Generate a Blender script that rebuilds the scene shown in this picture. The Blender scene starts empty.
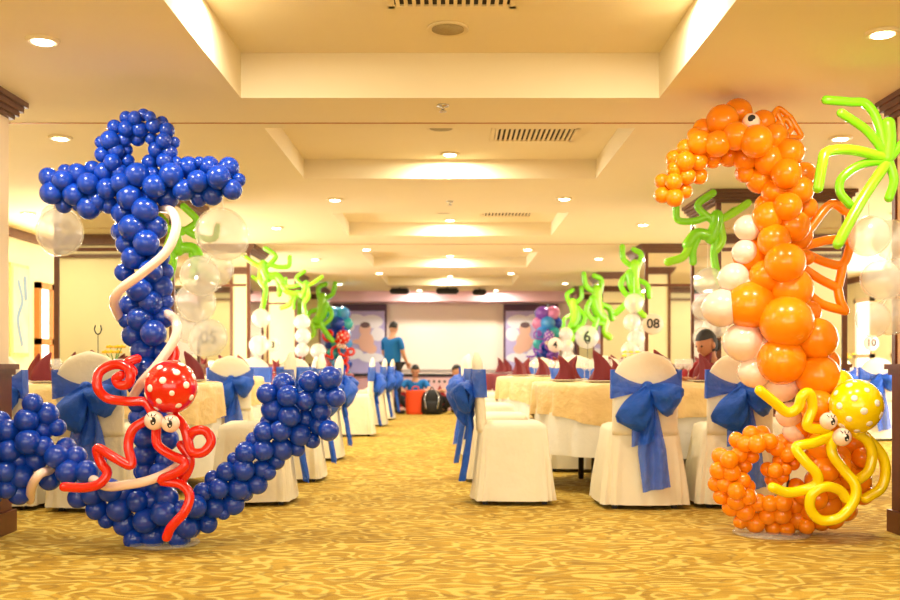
import bpy, bmesh, math, random
from mathutils import Vector, Matrix, Euler
random.seed(7)
PI = math.pi
C = bpy.context.scene.collection
scene = bpy.context.scene
EYE, F, VX, VY = 0.92, 1000.0, 450.0, 364.0
CEIL = 2.37

# ---------------------------------------------------------------- camera
cd = bpy.data.cameras.new('camera'); cam = bpy.data.objects.new('camera', cd); C.objects.link(cam)
cam.location = (0, 0, EYE); cam.rotation_euler = (PI/2, 0, 0)
cd.sensor_width = 36; cd.lens = 40; cd.shift_y = (VY-300)/900.0
cd.clip_end = 100
cd.dof.use_dof = True; cd.dof.focus_distance = 5.0; cd.dof.aperture_fstop = 2.6
scene.camera = cam
# ---------------------------------------------------------------- world and exposure
w = bpy.data.worlds.new('world'); scene.world = w; w.use_nodes = True
w.node_tree.nodes['Background'].inputs[0].default_value = (1.0, 0.93, 0.82, 1)
w.node_tree.nodes['Background'].inputs[1].default_value = 0.5
vs = scene.view_settings
scene.display_settings.display_device = 'sRGB'
vs.view_transform = 'Standard'; vs.look = 'None'; vs.gamma = 1; vs.use_curve_mapping = False
vs.exposure = 0.32
LIGHT_W = 14.0
# downlights: (x, y, z of the ceiling they sit in)
RZ = 0.15
DOWN = [(-1.82,4.47,CEIL),(1.89,4.37,CEIL),(-2.49,6.39,CEIL),(2.5,6.4,CEIL),(0,7.6,CEIL+RZ),(-1.01,8.79,CEIL),(1.0,8.74,CEIL),
        (-1.84,10.6,CEIL),(2.0,10.36,CEIL),(-4.05,9.6,CEIL),(4.3,9.6,CEIL),(0,11.08,CEIL+RZ),(-1.05,12.6,CEIL),(0.98,12.6,CEIL),
        (-1.86,13.8,CEIL),(2.04,13.7,CEIL),(0,14.74,CEIL+RZ),(-1.12,15.9,CEIL),(0.97,15.9,CEIL),(-2.0,18.1,CEIL),(2.06,17.9,CEIL),
        (0,18.18,CEIL+RZ),(-4.2,14,CEIL),(4.3,14,CEIL),(-4.2,17.5,CEIL),(4.3,17.5,CEIL),(-0.98,4.5,CEIL+.245),(0.98,4.5,CEIL+.245),
        (-4.2,6.3,CEIL),(4.6,6.3,CEIL),(-1.9,2.2,CEIL),(1.9,2.2,CEIL),(0,1.0,CEIL),(-2.3,-.6,CEIL),(2.3,-.6,CEIL),(-4.2,3,CEIL),(4.6,3,CEIL),
        (-.6,19.6,CEIL),(.9,19.6,CEIL)]  # these two are added lamps, brightening the far wall
for (x, y, z) in DOWN:
    ld = bpy.data.lights.new('downlight_lamp', 'AREA'); ld.shape = 'DISK'; ld.size = 0.13; ld.energy = LIGHT_W*(1.2 if z > CEIL+.2 else 1.8 if z > CEIL else 1.7 if y > 19 else 1)
    ld.color = (1.0, 0.94, 0.74)
    lo = bpy.data.objects.new('downlight_lamp', ld); C.objects.link(lo); lo.location = (x, y, z-.022)
# daylight through the side windows, and an unseen fill light behind the camera
for (loc, rot, sx, sy, e, col) in [((-4.55,12.6,1.25),(0,-PI/2,0),1.4,6,260,(1,.95,.88)), ((6.6,12,1.4),(0,PI/2,0),2.2,7,300,(1,.95,.88)),
                              ((0,-2.2,1.5),(PI/2,0,0),7,1.9,110,(1,.95,.84))]:
    ld = bpy.data.lights.new('window_and_fill_light', 'AREA'); ld.shape = 'RECTANGLE'; ld.size = sx; ld.size_y = sy; ld.energy = e; ld.color = col
    lo = bpy.data.objects.new('window_and_fill_light', ld); C.objects.link(lo); lo.location = loc; lo.rotation_euler = rot

# ---------------------------------------------------------------- helpers
def lin(h):
    r = [int(h[i:i+2], 16)/255 for i in (0, 2, 4)]
    return tuple(c/12.92 if c <= .04045 else ((c+.055)/1.055)**2.4 for c in r) + (1,)
def mat(name, hexc, rough=.5, bdist=.01, metal=0, spec=.5, noise=0, nscale=20, bump=0, trans=0, emit=None, es=1, sss=0, coat=0):
    m = bpy.data.materials.new(name); m.use_nodes = True; nt = m.node_tree; b = nt.nodes['Principled BSDF']
    b.inputs['Base Color'].default_value = lin(hexc); b.inputs['Roughness'].default_value = rough
    b.inputs['Metallic'].default_value = metal; b.inputs['Specular IOR Level'].default_value = spec
    b.inputs['Coat Weight'].default_value = coat; b.inputs['Coat Roughness'].default_value = .04
    if sss: b.inputs['Subsurface Weight'].default_value = sss; b.inputs['Subsurface Scale'].default_value = .03
    if emit:
        b.inputs['Emission Color'].default_value = lin(emit); b.inputs['Emission Strength'].default_value = es
    if noise or bump:
        tc = nt.nodes.new('ShaderNodeTexCoord'); n = nt.nodes.new('ShaderNodeTexNoise'); n.inputs['Scale'].default_value = nscale
        n.inputs['Detail'].default_value = 5
        nt.links.new(tc.outputs['Object'], n.inputs['Vector'])
        if noise:
            mx = nt.nodes.new('ShaderNodeMix'); mx.data_type = 'RGBA'
            c = lin(hexc); mx.inputs[6].default_value = tuple(v*(1-noise) for v in c[:3])+(1,); mx.inputs[7].default_value = tuple(min(1, v*(1+noise)) for v in c[:3])+(1,)
            nt.links.new(n.outputs['Fac'], mx.inputs[0]); nt.links.new(mx.outputs[2], b.inputs['Base Color'])
        if bump:
            bp = nt.nodes.new('ShaderNodeBump'); bp.inputs['Strength'].default_value = bump; bp.inputs['Distance'].default_value = bdist
            nt.links.new(n.outputs['Fac'], bp.inputs['Height']); nt.links.new(bp.outputs['Normal'], b.inputs['Normal'])
    if trans:
        out = nt.nodes['Material Output']; tr = nt.nodes.new('ShaderNodeBsdfTransparent'); ms = nt.nodes.new('ShaderNodeMixShader')
        ms.inputs[0].default_value = trans
        nt.links.new(b.outputs[0], ms.inputs[1]); nt.links.new(tr.outputs[0], ms.inputs[2]); nt.links.new(ms.outputs[0], out.inputs[0])
    return m
def W(px, py, d): return Vector(((px-VX)/F*d, d, EYE+(VY-py)/F*d))
def new_obj(name, mesh, parent=None, m=None, smooth=True):
    o = bpy.data.objects.new(name, mesh); C.objects.link(o)
    if parent: o.parent = parent
    if m is not None:
        for mm in (m if isinstance(m, list) else [m]): mesh.materials.append(mm)
    if smooth:
        for p in mesh.polygons: p.use_smooth = True
    return o
def fin(bm, name, m, parent=None, smooth=True, loc=None):
    bmesh.ops.recalc_face_normals(bm, faces=bm.faces)
    me = bpy.data.meshes.new(name); bm.to_mesh(me); bm.free()
    o = new_obj(name, me, parent, m, smooth)
    if loc is not None: o.location = loc
    return o
def empty(name, loc, label=None, cat=None, group=None, rz=0):
    o = bpy.data.objects.new(name, None); C.objects.link(o); o.location = loc; o.rotation_euler = (0, 0, rz); o.empty_display_size = .1
    if label: tag(o, label, cat, group)
    return o
def tag(o, label, cat, group=None, kind=None):
    o['label'] = label; o['category'] = cat
    if group: o['group'] = group
    if kind: o['kind'] = kind
    return o
def struct(o): o['kind'] = 'structure'; return o
def copy_tree(o, parent=None):
    c = o.copy(); C.objects.link(c)
    if parent: c.parent = parent
    for ch in list(o.children): copy_tree(ch, c)
    return c
def box(bm, x0, x1, y0, y1, z0, z1, mi=0):
    v = [bm.verts.new(p) for p in ((x0,y0,z0),(x1,y0,z0),(x1,y1,z0),(x0,y1,z0),(x0,y0,z1),(x1,y0,z1),(x1,y1,z1),(x0,y1,z1))]
    for f in ((0,3,2,1),(4,5,6,7),(0,1,5,4),(1,2,6,5),(2,3,7,6),(3,0,4,7)):
        bm.faces.new([v[i] for i in f]).material_index = mi
def rings(bm, rs, cap0=True, cap1=True, closed=True, mi=0):
    vr = [[bm.verts.new(p) for p in r] for r in rs]
    n = len(vr[0])
    for a, b in zip(vr, vr[1:]):
        for i in range(n if closed else n-1):
            bm.faces.new((a[i], a[(i+1) % n], b[(i+1) % n], b[i])).material_index = mi
    if cap0: bm.faces.new(vr[0][::-1]).material_index = mi
    if cap1: bm.faces.new(vr[-1]).material_index = mi
def lathe(bm, prof, c=(0,0,0), n=24, mi=0):
    rings(bm, [[(c[0]+max(r,1e-4)*math.cos(2*PI*i/n), c[1]+max(r,1e-4)*math.sin(2*PI*i/n), c[2]+z) for i in range(n)] for r, z in prof], mi=mi)
def catmull(pts, sub=6):
    if len(pts) < 3: sub = max(sub, 3)
    P = [Vector(p) for p in pts]; P = [2*P[0]-P[1]] + P + [2*P[-1]-P[-2]]; out = []
    for i in range(1, len(P)-2):
        for s in range(sub):
            t = s/sub; a, b, c, d = P[i-1:i+3]
            out.append(.5*((2*b)+(c-a)*t+(2*a-5*b+4*c-d)*t*t+(3*b-a-3*c+d)*t**3))
    out.append(P[-2]); return out
def tube(bm, pts, r, n=12, sub=6, mi=0, taper=None):
    P = catmull(pts, sub); m = len(P)
    R = [r]*m
    if taper: R = [r*(1+(taper-1)*i/(m-1)) for i in range(m)]
    T = [(P[min(i+1,m-1)]-P[max(i-1,0)]).normalized() for i in range(m)]
    up = Vector((0,1,0)) if abs(T[0].y) < .9 else Vector((1,0,0))
    N = T[0].cross(up).normalized(); rs = []
    def ring(c, t, N, rr):
        B = t.cross(N).normalized(); return [c+rr*(math.cos(2*PI*k/n)*N+math.sin(2*PI*k/n)*B) for k in range(n)]
    for a in (80, 50, 25): rs.append(ring(P[0]-T[0]*R[0]*math.sin(math.radians(a))*1.0, T[0], N, R[0]*math.cos(math.radians(a))))
    for i in range(m):
        N = (N - T[i]*N.dot(T[i])).normalized(); rs.append(ring(P[i], T[i], N, R[i]))
    for a in (25, 50, 80): rs.append(ring(P[-1]+T[-1]*R[-1]*math.sin(math.radians(a)), T[-1], N, R[-1]*math.cos(math.radians(a))))
    rings(bm, rs, mi=mi)
def ball(bm, c, r, u=20, v=12, sc=(1,1,1), mi=0):
    g = bmesh.ops.create_uvsphere(bm, u_segments=u, v_segments=v, radius=r)
    for x in g['verts']: x.co = Vector((x.co.x*sc[0], x.co.y*sc[1], x.co.z*sc[2]))+Vector(c)
    fs = set(f for x in g['verts'] for f in x.link_faces)
    for f in fs: f.material_index = mi
def text_mesh(txt, size, depth=.002):
    cu = bpy.data.curves.new('text', 'FONT'); cu.body = txt; cu.size = size; cu.extrude = depth; cu.offset = size*.022; cu.align_x = 'CENTER'; cu.align_y = 'CENTER'
    o = bpy.data.objects.new('text', cu); C.objects.link(o)
    me = bpy.data.meshes.new_from_object(o.evaluated_get(bpy.context.evaluated_depsgraph_get()))
    bpy.data.objects.remove(o); return me

# ---------------------------------------------------------------- materials
M = {}
M['ceil'] = mat('ceiling_paint', 'EEE0BE', .9, noise=.02, nscale=3)
M['wall'] = mat('wall_cream', 'F3EBC4', .8, noise=.03, nscale=4)
M['colwall'] = mat('column_cream', 'F5DFBE', .75)
M['far'] = mat('far_wall_pink_lit', 'F6E2DA', .8, noise=.02, nscale=2)  # pinkish light on this wall mixed into its base colour
M['pink'] = mat('soffit_pink_lit', 'EBC0D0', .7)  # pink stage light put into the paint
M['wood'] = mat('dark_wood', '66351E', .35, noise=.25, nscale=30)
M['crown'] = mat('crown_wood', '6B4632', .5, noise=.2, nscale=30)
M['mirror'] = mat('mirror', 'DDD8C8', .03, metal=1)
M['grille'] = mat('vent_metal', 'EAD9B0', .5)
M['dark'] = mat('vent_shade_dark', '2A221A', .8)
M['black'] = mat('black_plastic', '151515', .4)
M['lamp'] = mat('lamp_glow', 'FFFFFF', .5, emit='FFF0D0', es=18)
M['blue'] = mat('blue_latex', '0A3DAE', .24, spec=.5, coat=.25)
M['blue2'] = mat('sky_blue_latex', '3F9AE8', .2, coat=.5)
M['purple'] = mat('purple_latex', '8A4FC8', .2, coat=.5)
M['pinkb'] = mat('pink_latex', 'E58AC0', .2, coat=.5)
M['teal'] = mat('teal_latex', '2FB3B8', .2, coat=.5)
M['orange'] = mat('orange_latex', 'FF950A', .24, coat=.3, sss=.2)
M['whiteb'] = mat('pearl_white_latex', 'FFDFD0', .22, coat=.5, sss=.1)
M['red'] = mat('red_latex', 'E81808', .2, coat=.7)
M['yellow'] = mat('yellow_latex', 'FFE000', .2, coat=.7)
M['green'] = mat('green_latex', '84E01C', .25, coat=.5, sss=.1)
M['lime'] = mat('lime_latex', '9AE81E', .25, coat=.5, sss=.1)
M['dot'] = mat('white_print', 'FFF6EE', .3)
M['clear'] = mat('clear_latex', 'F6F2EA', .08, spec=.8, coat=1, trans=.62)
M['cover'] = mat('cream_cotton', 'EFE6CC', .85, bdist=.05, noise=.02, nscale=5, bump=.4)
M['cloth'] = mat('white_cloth', 'F0ECE0', .85, bdist=.04, noise=.02, nscale=5, bump=.3)
M['gold'] = mat('champagne_satin', 'EDCB8A', .36, bdist=.05, noise=.06, nscale=8, bump=.6)
M['maroon'] = mat('maroon_cloth', '720A14', .6, noise=.1, nscale=40)
M['sash'] = mat('blue_organza', '0C5AD2', .55, noise=.18, nscale=18, bump=.9, bdist=.03, trans=.2)
M['leg'] = mat('black_metal', '1C1816', .4)
M['plate'] = mat('white_china', 'FAF8F2', .2)
M['glass'] = mat('clear_glass', 'FFFFFF', .03, spec=1, coat=1, trans=.75)
M['chrome'] = mat('chrome', 'CFCFCF', .2, metal=1)
M['clearplastic'] = mat('base_plate_plastic', 'F2F0EA', .15, trans=.75)
M['skin'] = mat('skin', 'D9A07E', .55, sss=.05)
M['skin2'] = mat('skin_tan', 'B87C58', .55)
M['hair'] = mat('black_hair', '1E1612', .6)
M['tee'] = mat('blue_shirt', '1272BE', .8, noise=.08, nscale=40)
M['trouser'] = mat('black_trousers', '1B1A1F', .8)
M['redshirt'] = mat('red_shirt', '9C2026', .8)
M['yelshirt'] = mat('yellow_shirt', 'E6B04A', .8)
M['bag'] = mat('orange_bag', 'F2500F', .6)
M['pack'] = mat('black_nylon', '1D1D1D', .7, noise=.3, nscale=50)
M['leafg'] = mat('leaf_green', '4F8A2A', .6)
M['petal'] = mat('yellow_petal', 'F4C51A', .6)
M['sign'] = mat('sign_white', 'E6CFBC', .5)
M['ink'] = mat('black_ink', '17120F', .6)
M['oak'] = mat('oak_frame', 'B87838', .5, noise=.15, nscale=20)
M['daylight'] = mat('daylight_glass', 'F6F8FF', .3, emit='F2F6FF', es=1.6)

# dotted latex: procedural polka dots by voronoi on object coordinates are irregular, so dots are built as small raised caps instead
# carpet
def carpet():
    m = bpy.data.materials.new('gold_carpet'); m.use_nodes = True; nt = m.node_tree; b = nt.nodes['Principled BSDF']; L = nt.links.new
    tc = nt.nodes.new('ShaderNodeTexCoord'); mp = nt.nodes.new('ShaderNodeMapping'); mp.inputs['Scale'].default_value = (.9, 1.25, 1)
    L(tc.outputs['Object'], mp.inputs[0])
    n1 = nt.nodes.new('ShaderNodeTexNoise'); n1.inputs['Scale'].default_value = 3.6; n1.inputs['Detail'].default_value = 1.5
    L(mp.outputs[0], n1.inputs['Vector'])
    w1 = nt.nodes.new('ShaderNodeMath'); w1.operation = 'MULTIPLY'; w1.inputs[1].default_value = 50; L(n1.outputs['Fac'], w1.inputs[0])
    s1 = nt.nodes.new('ShaderNodeMath'); s1.operation = 'SINE'; L(w1.outputs[0], s1.inputs[0])
    r1 = nt.nodes.new('ShaderNodeValToRGB'); cr = r1.color_ramp; cr.elements[0].position = .1; cr.elements[0].color = (0,0,0,1); cr.elements[1].position = .75; cr.elements[1].color = (1,1,1,1)
    L(s1.outputs[0], r1.inputs[0])
    mask = nt.nodes.new('ShaderNodeTexNoise'); mask.inputs['Scale'].default_value = 5; L(mp.outputs[0], mask.inputs['Vector'])
    rm = nt.nodes.new('ShaderNodeValToRGB'); rm.color_ramp.elements[0].position = .42; rm.color_ramp.elements[1].position = .6; L(mask.outputs['Fac'], rm.inputs[0])
    mA = nt.nodes.new('ShaderNodeMix'); mA.data_type = 'RGBA'; mA.inputs[6].default_value = lin('C99F2E'); mA.inputs[7].default_value = lin('B48B20')
    L(rm.outputs[0], mA.inputs[0])
    mB = nt.nodes.new('ShaderNodeMix'); mB.data_type = 'RGBA'; mB.inputs[7].default_value = lin('E0C25C'); L(mA.outputs[2], mB.inputs[6]); L(r1.outputs[0], mB.inputs[0])
    n2 = nt.nodes.new('ShaderNodeTexNoise'); n2.inputs['Scale'].default_value = 4.6; n2.inputs['Detail'].default_value = 1
    mp2 = nt.nodes.new('ShaderNodeMapping'); mp2.inputs['Scale'].default_value = (.55, 1.2, 1); mp2.inputs['Location'].default_value = (3, 7, 0)
    L(tc.outputs['Object'], mp2.inputs[0]); L(mp2.outputs[0], n2.inputs['Vector'])
    w2 = nt.nodes.new('ShaderNodeMath'); w2.operation = 'MULTIPLY'; w2.inputs[1].default_value = 52; L(n2.outputs['Fac'], w2.inputs[0])
    s2 = nt.nodes.new('ShaderNodeMath'); s2.operation = 'SINE'; L(w2.outputs[0], s2.inputs[0])
    r2 = nt.nodes.new('ShaderNodeValToRGB'); r2.color_ramp.elements[0].position = .55; r2.color_ramp.elements[0].color = (0,0,0,1); r2.color_ramp.elements[1].position = .92; r2.color_ramp.elements[1].color = (.55,.55,.55,1); L(s2.outputs[0], r2.inputs[0])
    mD = nt.nodes.new('ShaderNodeMix'); mD.data_type = 'RGBA'; mD.inputs[7].default_value = lin('8C6818'); L(mB.outputs[2], mD.inputs[6]); L(r2.outputs[0], mD.inputs[0]); mB = mD
    f = nt.nodes.new('ShaderNodeTexNoise'); f.inputs['Scale'].default_value = 160; L(tc.outputs['Object'], f.inputs['Vector'])
    mC = nt.nodes.new('ShaderNodeMix'); mC.data_type = 'RGBA'; mC.blend_type = 'MULTIPLY'; mC.inputs[0].default_value = .5
    L(mB.outputs[2], mC.inputs[6])
    rf = nt.nodes.new('ShaderNodeValToRGB'); rf.color_ramp.elements[0].position = .3; rf.color_ramp.elements[0].color = (.45,.45,.45,1); rf.color_ramp.elements[1].position = .6; L(f.outputs['Fac'], rf.inputs[0]); L(rf.outputs[0], mC.inputs[7])
    L(mC.outputs[2], b.inputs['Base Color']); b.inputs['Roughness'].default_value = .95
    bp = nt.nodes.new('ShaderNodeBump'); bp.inputs['Strength'].default_value = .5; bp.inputs['Distance'].default_value = .008; L(f.outputs['Fac'], bp.inputs['Height']); L(bp.outputs['Normal'], b.inputs['Normal'])
    return m
M['carpet'] = carpet()

# ---------------------------------------------------------------- room shell
XW, YB, YF = 6.8, -2.5, 20.6
XL = 4.7
bm = bmesh.new(); box(bm, -XW, XW, YB, YF, -.1, 0); struct(fin(bm, 'floor', M['carpet'], smooth=False))
CO = [(2.6,5.45,.245),(6.15,7.82,RZ),(9.6,11.3,RZ),(12.95,14.95,RZ),(16.4,18.4,RZ)]
HX = 1.14
bm = bmesh.new()
xs = [-XW, -HX, HX, XW]; ys = [YB]
for a, b_, _ in CO: ys += [a, b_]
ys.append(YF)
def quad(bm, a, b, c, d): bm.faces.new([bm.verts.new(p) for p in (a, b, c, d)])
for j in range(len(ys)-1):
    cof = None
    for a, b_, h in CO:
        if abs(ys[j]-a) < 1e-6: cof = h
    for i in range(3):
        z = CEIL
        if i == 1 and cof:
            z = CEIL+cof; x0, x1, y0, y1 = xs[i], xs[i+1], ys[j], ys[j+1]
            for p, q in (((x0,y0),(x1,y0)),((x1,y0),(x1,y1)),((x1,y1),(x0,y1)),((x0,y1),(x0,y0))):
                quad(bm, (p[0],p[1],CEIL), (q[0],q[1],CEIL), (q[0],q[1],z), (p[0],p[1],z))
        quad(bm, (xs[i],ys[j],z), (xs[i],ys[j+1],z), (xs[i+1],ys[j+1],z), (xs[i+1],ys[j],z))
quad(bm, (-XW,YB,CEIL+.4), (XW,YB,CEIL+.4), (XW,YF,CEIL+.4), (-XW,YF,CEIL+.4))
bmesh.ops.remove_doubles(bm, verts=bm.verts, dist=1e-4)
struct(fin(bm, 'ceiling', M['ceil'], smooth=False))
for k, y in enumerate((6.02, 12.1)):
    bm = bmesh.new(); box(bm, -XW, XW, y-.012, y, CEIL-.004, CEIL); struct(fin(bm, 'trim_%d' % (k+1), M['oak'], smooth=False))  # thin dark strip painted in for the shadow line of a ceiling groove
bm = bmesh.new(); box(bm, -XW, XW, YF, YF+.12, 0, CEIL); struct(fin(bm, 'wall_far', M['far'], smooth=False))
bm = bmesh.new(); box(bm, -XW, XW, YB-.12, YB, 0, CEIL); struct(fin(bm, 'wall_back', M['wall'], smooth=False))
bm = bmesh.new(); box(bm, -XL-.12, -XL, YB, YF, 0, CEIL); struct(fin(bm, 'wall_left', M['wall'], smooth=False))
bm = bmesh.new(); box(bm, XW, XW+.12, YB, YF, 0, CEIL); struct(fin(bm, 'wall_right', M['wall'], smooth=False))
for s, nm in ((-1, 'left'), (1, 'right')):
    x0, x1 = sorted((s*3.5, s*(XL-.01 if s < 0 else 5.9))); xw = XL if s < 0 else XW
    bm = bmesh.new(); box(bm, x0, x1, 5.1, 5.45, 0, CEIL); box(bm, x0, x1, 5.45, 5.52, CEIL-.12, CEIL, 1); box(bm, x0, x1, 5.45, 5.5, CEIL-.26, CEIL-.22, 1)
    o = fin(bm, 'wall_partition_'+nm, [M['wall'], M['crown']], smooth=False); struct(o)
    bm = bmesh.new(); xx = sorted((s*xw, s*(xw-.03))); box(bm, xx[0], xx[1], YB, YF, 0, .14); struct(fin(bm, 'baseboard_'+nm, M['wood'], smooth=False))
    bm = bmesh.new(); xx = sorted((s*xw, s*(xw-.05))); box(bm, xx[0], xx[1], YB, YF, CEIL-.09, CEIL-.002); struct(fin(bm, 'trim_%d' % (3 if s < 0 else 4), M['crown'], smooth=False))
# soffit above the stage, pink light painted into its colour
bm = bmesh.new(); box(bm, -XW, XW, 19.9, YF, 2.17, CEIL); struct(fin(bm, 'trim_5', M['pink'], smooth=False))

def window(idx, x, y0, y1, z0, z1, cols, rows, fm):
    s = -1 if x < 0 else 1
    bm = bmesh.new(); t = .07; xa, xb = sorted((x, x-s*.06))
    box(bm, xa, xb, y0, y1, z0, z0+t); box(bm, xa, xb, y0, y1, z1-t, z1); box(bm, xa, xb, y0, y0+t, z0, z1); box(bm, xa, xb, y1-t, y1, z0, z1)
    for i in range(1, cols): yy = y0+(y1-y0)*i/cols; box(bm, xa, xb, yy-t/2, yy+t/2, z0, z1)
    for i in range(1, rows): zz = z0+(z1-z0)*i/rows; box(bm, xa, xb, y0, y1, zz-t/2, zz+t/2)
    o = struct(fin(bm, 'window_%d' % idx, fm, smooth=False))
    bm = bmesh.new(); xa, xb = sorted((x-s*.005, x-s*.02)); box(bm, xa, xb, y0+.01, y1-.01, z0+.01, z1-.01)
    fin(bm, 'window_pane', M['daylight'], o, smooth=False)
window(1, -XL, 11.3, 12.1, .5, 1.85, 2, 2, M['oak'])
window(2, -XL, 13.4, 15.6, .5, 1.85, 3, 2, M['oak'])
window(3, XW, 14.6, 15.3, .1, 2.0, 1, 2, M['colwall'])
window(4, XW, 16.0, 16.7, .1, 2.0, 1, 2, M['colwall'])
# painting on left wall
o = empty('framed_painting', (-XL+.03, 10.82, 1.5), 'tall pale framed painting with blue strokes on the left side wall', 'painting')
bm = bmesh.new(); box(bm, -.03, .02, -.23, .23, -.5, .5); fin(bm, 'frame', M['gold'], o, smooth=False)
bm = bmesh.new(); box(bm, .02, .03, -.19, .19, -.46, .46); fin(bm, 'canvas', mat('painting_canvas', 'E9DCBE', .7, noise=.4, nscale=3), o, smooth=False)
bm = bmesh.new(); tube(bm, [(.035,-.06,.3),(.035,.03,.1),(.035,-.08,-.1),(.035,.02,-.36)], .035, n=8); tube(bm, [(.035,.1,.34),(.035,.12,.15)], .045, n=8)
for v in bm.verts: v.co.x = .03+(v.co.x-.035)*.1
fin(bm, 'brushstroke', mat('painting_blue', '7C9CC0', .7), o)

# ---------------------------------------------------------------- mirrored columns
def column(s, inner, y0, width, depth, cream, label):
    o = empty('mirrored_column' if not cream else 'cream_column', (s*(inner+width/2), y0+depth/2, 0), label, 'column', 'columns along the aisle')
    hw, hd = width/2, depth/2
    bm = bmesh.new()
    box(bm, -hw-.02, hw+.02, -hd-.02, hd+.02, 0, .12); box(bm, -hw, hw, -hd, hd, .12, .86)
    box(bm, -hw-.015, hw+.015, -hd-.015, hd+.015, .86, .89); box(bm, -hw-.03, hw+.03, -hd-.03, hd+.03, .89, .92)
    fin(bm, 'plinth', M['wood'], o, smooth=False)
    bm = bmesh.new(); box(bm, -hw+.012, hw-.012, -hd+.012, hd-.012, .92, 2.28)
    bm.faces.ensure_lookup_table()
    if not cream: bm.faces[4].material_index = 1; bm.faces[3 if s > 0 else 5].material_index = 1
    fin(bm, 'mirror_panel' if not cream else 'shaft', M['colwall'] if cream else [M['mirror'], M['wall']], o, smooth=False)
    if not (cream and s < 0):
        for sx in (-1, 1):
            for sy in (-1, 1):
                bm = bmesh.new(); t = .02; x, y = sx*(hw-t), sy*(hd-t); box(bm, x-t, x+t, y-t, y+t, .92, 2.28); fin(bm, 'corner_post', M['wood'], o, smooth=False)
    if not cream:
        bm = bmesh.new(); box(bm, -hw+.05, hw-.05, -hd+.002, -hd+.012, 1.86, 1.89); fin(bm, 'cross_rail', M['wood'], o, smooth=False)
    bm = bmesh.new()
    for k, (ov, za, zb) in enumerate(((.012,2.265,2.285),(.03,2.285,2.31),(.048,2.31,2.34),(.066,2.34,CEIL-.001))): box(bm, -hw-ov, hw+ov, -hd-ov, hd+ov, za, zb)
    fin(bm, 'crown_moulding', M['crown'], o, smooth=False)
    return o
COLY = [4.6, 8.33, 12.1, 15.8, 18.72]
LI = [2.41, 2.30, 2.42, 2.42, 2.42]; RI = [2.43, 2.22, 2.36, 2.38, 2.38]
ordw = ['nearest', 'second', 'third', 'fourth', 'fifth']
for k, y in enumerate(COLY):
    for s, inn, nm in ((-1, LI[k], 'left'), (1, RI[k], 'right')):
        cream = k == 0
        lab = ('cream column with dark wooden base and crown at the %s edge of the photo' % nm) if cream else \
              ('mirrored column with dark wood frame, %s one along the %s side of the aisle' % (ordw[k], nm))
        column(s, inn, y, 1.0 if s < 0 else 1.09, .9, cream, lab)

# ---------------------------------------------------------------- ceiling fittings
def zone(x, y):
    a = 'left of' if x < -.3 else ('right of' if x > .3 else 'over the middle of')
    return a
proto = empty('downlight', (0,0,-50))
bm = bmesh.new(); n = 24; lathe(bm, [(.055,0),(.055,-.012),(.085,-.014),(.095,-.006),(.095,0)], n=n); trim = fin(bm, 'trim_ring', M['grille'], proto)
bm = bmesh.new(); lathe(bm, [(.0,-.010),(.056,-.010),(.056,-.016),(.0,-.018)], n=n); fin(bm, 'lamp_glass', M['lamp'], proto)
for i, (x, y, z) in enumerate(DOWN):
    o = proto if i == 0 else copy_tree(proto)
    o.location = (x, y, z); o.scale = (.78, .78, 1)
    side = 'left' if x < -.3 else ('right' if x > .3 else 'middle')
    if z > CEIL+.2: lab = 'round ceiling downlight inside the nearest coffer, close to its %s side' % side
    elif z > CEIL: lab = 'round ceiling downlight near the far face of the %s ceiling coffer' % {7.6:'second',11.08:'third',14.74:'fourth',18.18:'farthest'}[y]
    elif abs(x) > 4: lab = 'round glowing downlight over the %s side bay, beyond the columns, at row %s' % (side, {9.6:'two',14:'three',17.5:'four',6.3:'one',3:'nearest'}.get(y,'one'))
    elif y < 3: lab = 'round ceiling downlight above %s on the %s' % ({2.2:'the near carpet',1.0:'the viewer',-.6:'the entrance, behind the viewer'}[y], side)
    else: lab = 'glowing ceiling downlight on the %s side, %s' % (side, 'nearest, beside the first coffer' if y < 5 else 'above the second table bay' if y < 7 else 'between second and third coffers, inner row' if y < 9 else 'beside the third coffer, outer row' if y < 11 else 'just beyond the second ceiling seam, inner row' if y < 13 else 'beside the fourth coffer, outer row' if y < 14.5 else 'beside the fifth coffer, inner row' if y < 17 else 'beside the last coffer, outer row' if y < 19 else 'added to brighten the stage wall')
    tag(o, lab, 'ceiling light', 'ceiling downlights')
def vent(cx, cy, w_, d_, z, lab, n):
    o = empty('air_vent', (cx, cy, z), lab, 'vent')
    bm = bmesh.new(); t = .03
    box(bm, -w_/2, w_/2, -d_/2, -d_/2+t, -.015, 0); box(bm, -w_/2, w_/2, d_/2-t, d_/2, -.015, 0); box(bm, -w_/2, -w_/2+t, -d_/2, d_/2, -.015, 0); box(bm, w_/2-t, w_/2, -d_/2, d_/2, -.015, 0)
    fin(bm, 'frame', M['grille'], o, smooth=False)
    bm = bmesh.new(); box(bm, -w_/2+t, w_/2-t, -d_/2+t, d_/2-t, -.004, -.001); fin(bm, 'duct_shade', M['dark'], o, smooth=False)  # flat dark sheet standing in for the shade behind the louvres
    for k in range(n):
        x = -w_/2+t+(w_-2*t)*(k+.5)/n
        bm = bmesh.new(); box(bm, x-.013, x+.005, -d_/2+t, d_/2-t, -.014, -.004); fin(bm, 'louvre', M['grille'], o, smooth=False)
vent(.01, 4.62, .6, .22, CEIL+.245, 'cream louvred air vent in the nearest coffer at the top edge of the photo', 14)
vent(.58, 6.93, .6, .42, CEIL+RZ, 'cream louvred air vent in the second coffer, right of its round speaker', 16)
vent(.6, 10.6, .56, .36, CEIL+RZ, 'smaller looking louvred air vent in the third ceiling coffer', 14)
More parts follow.
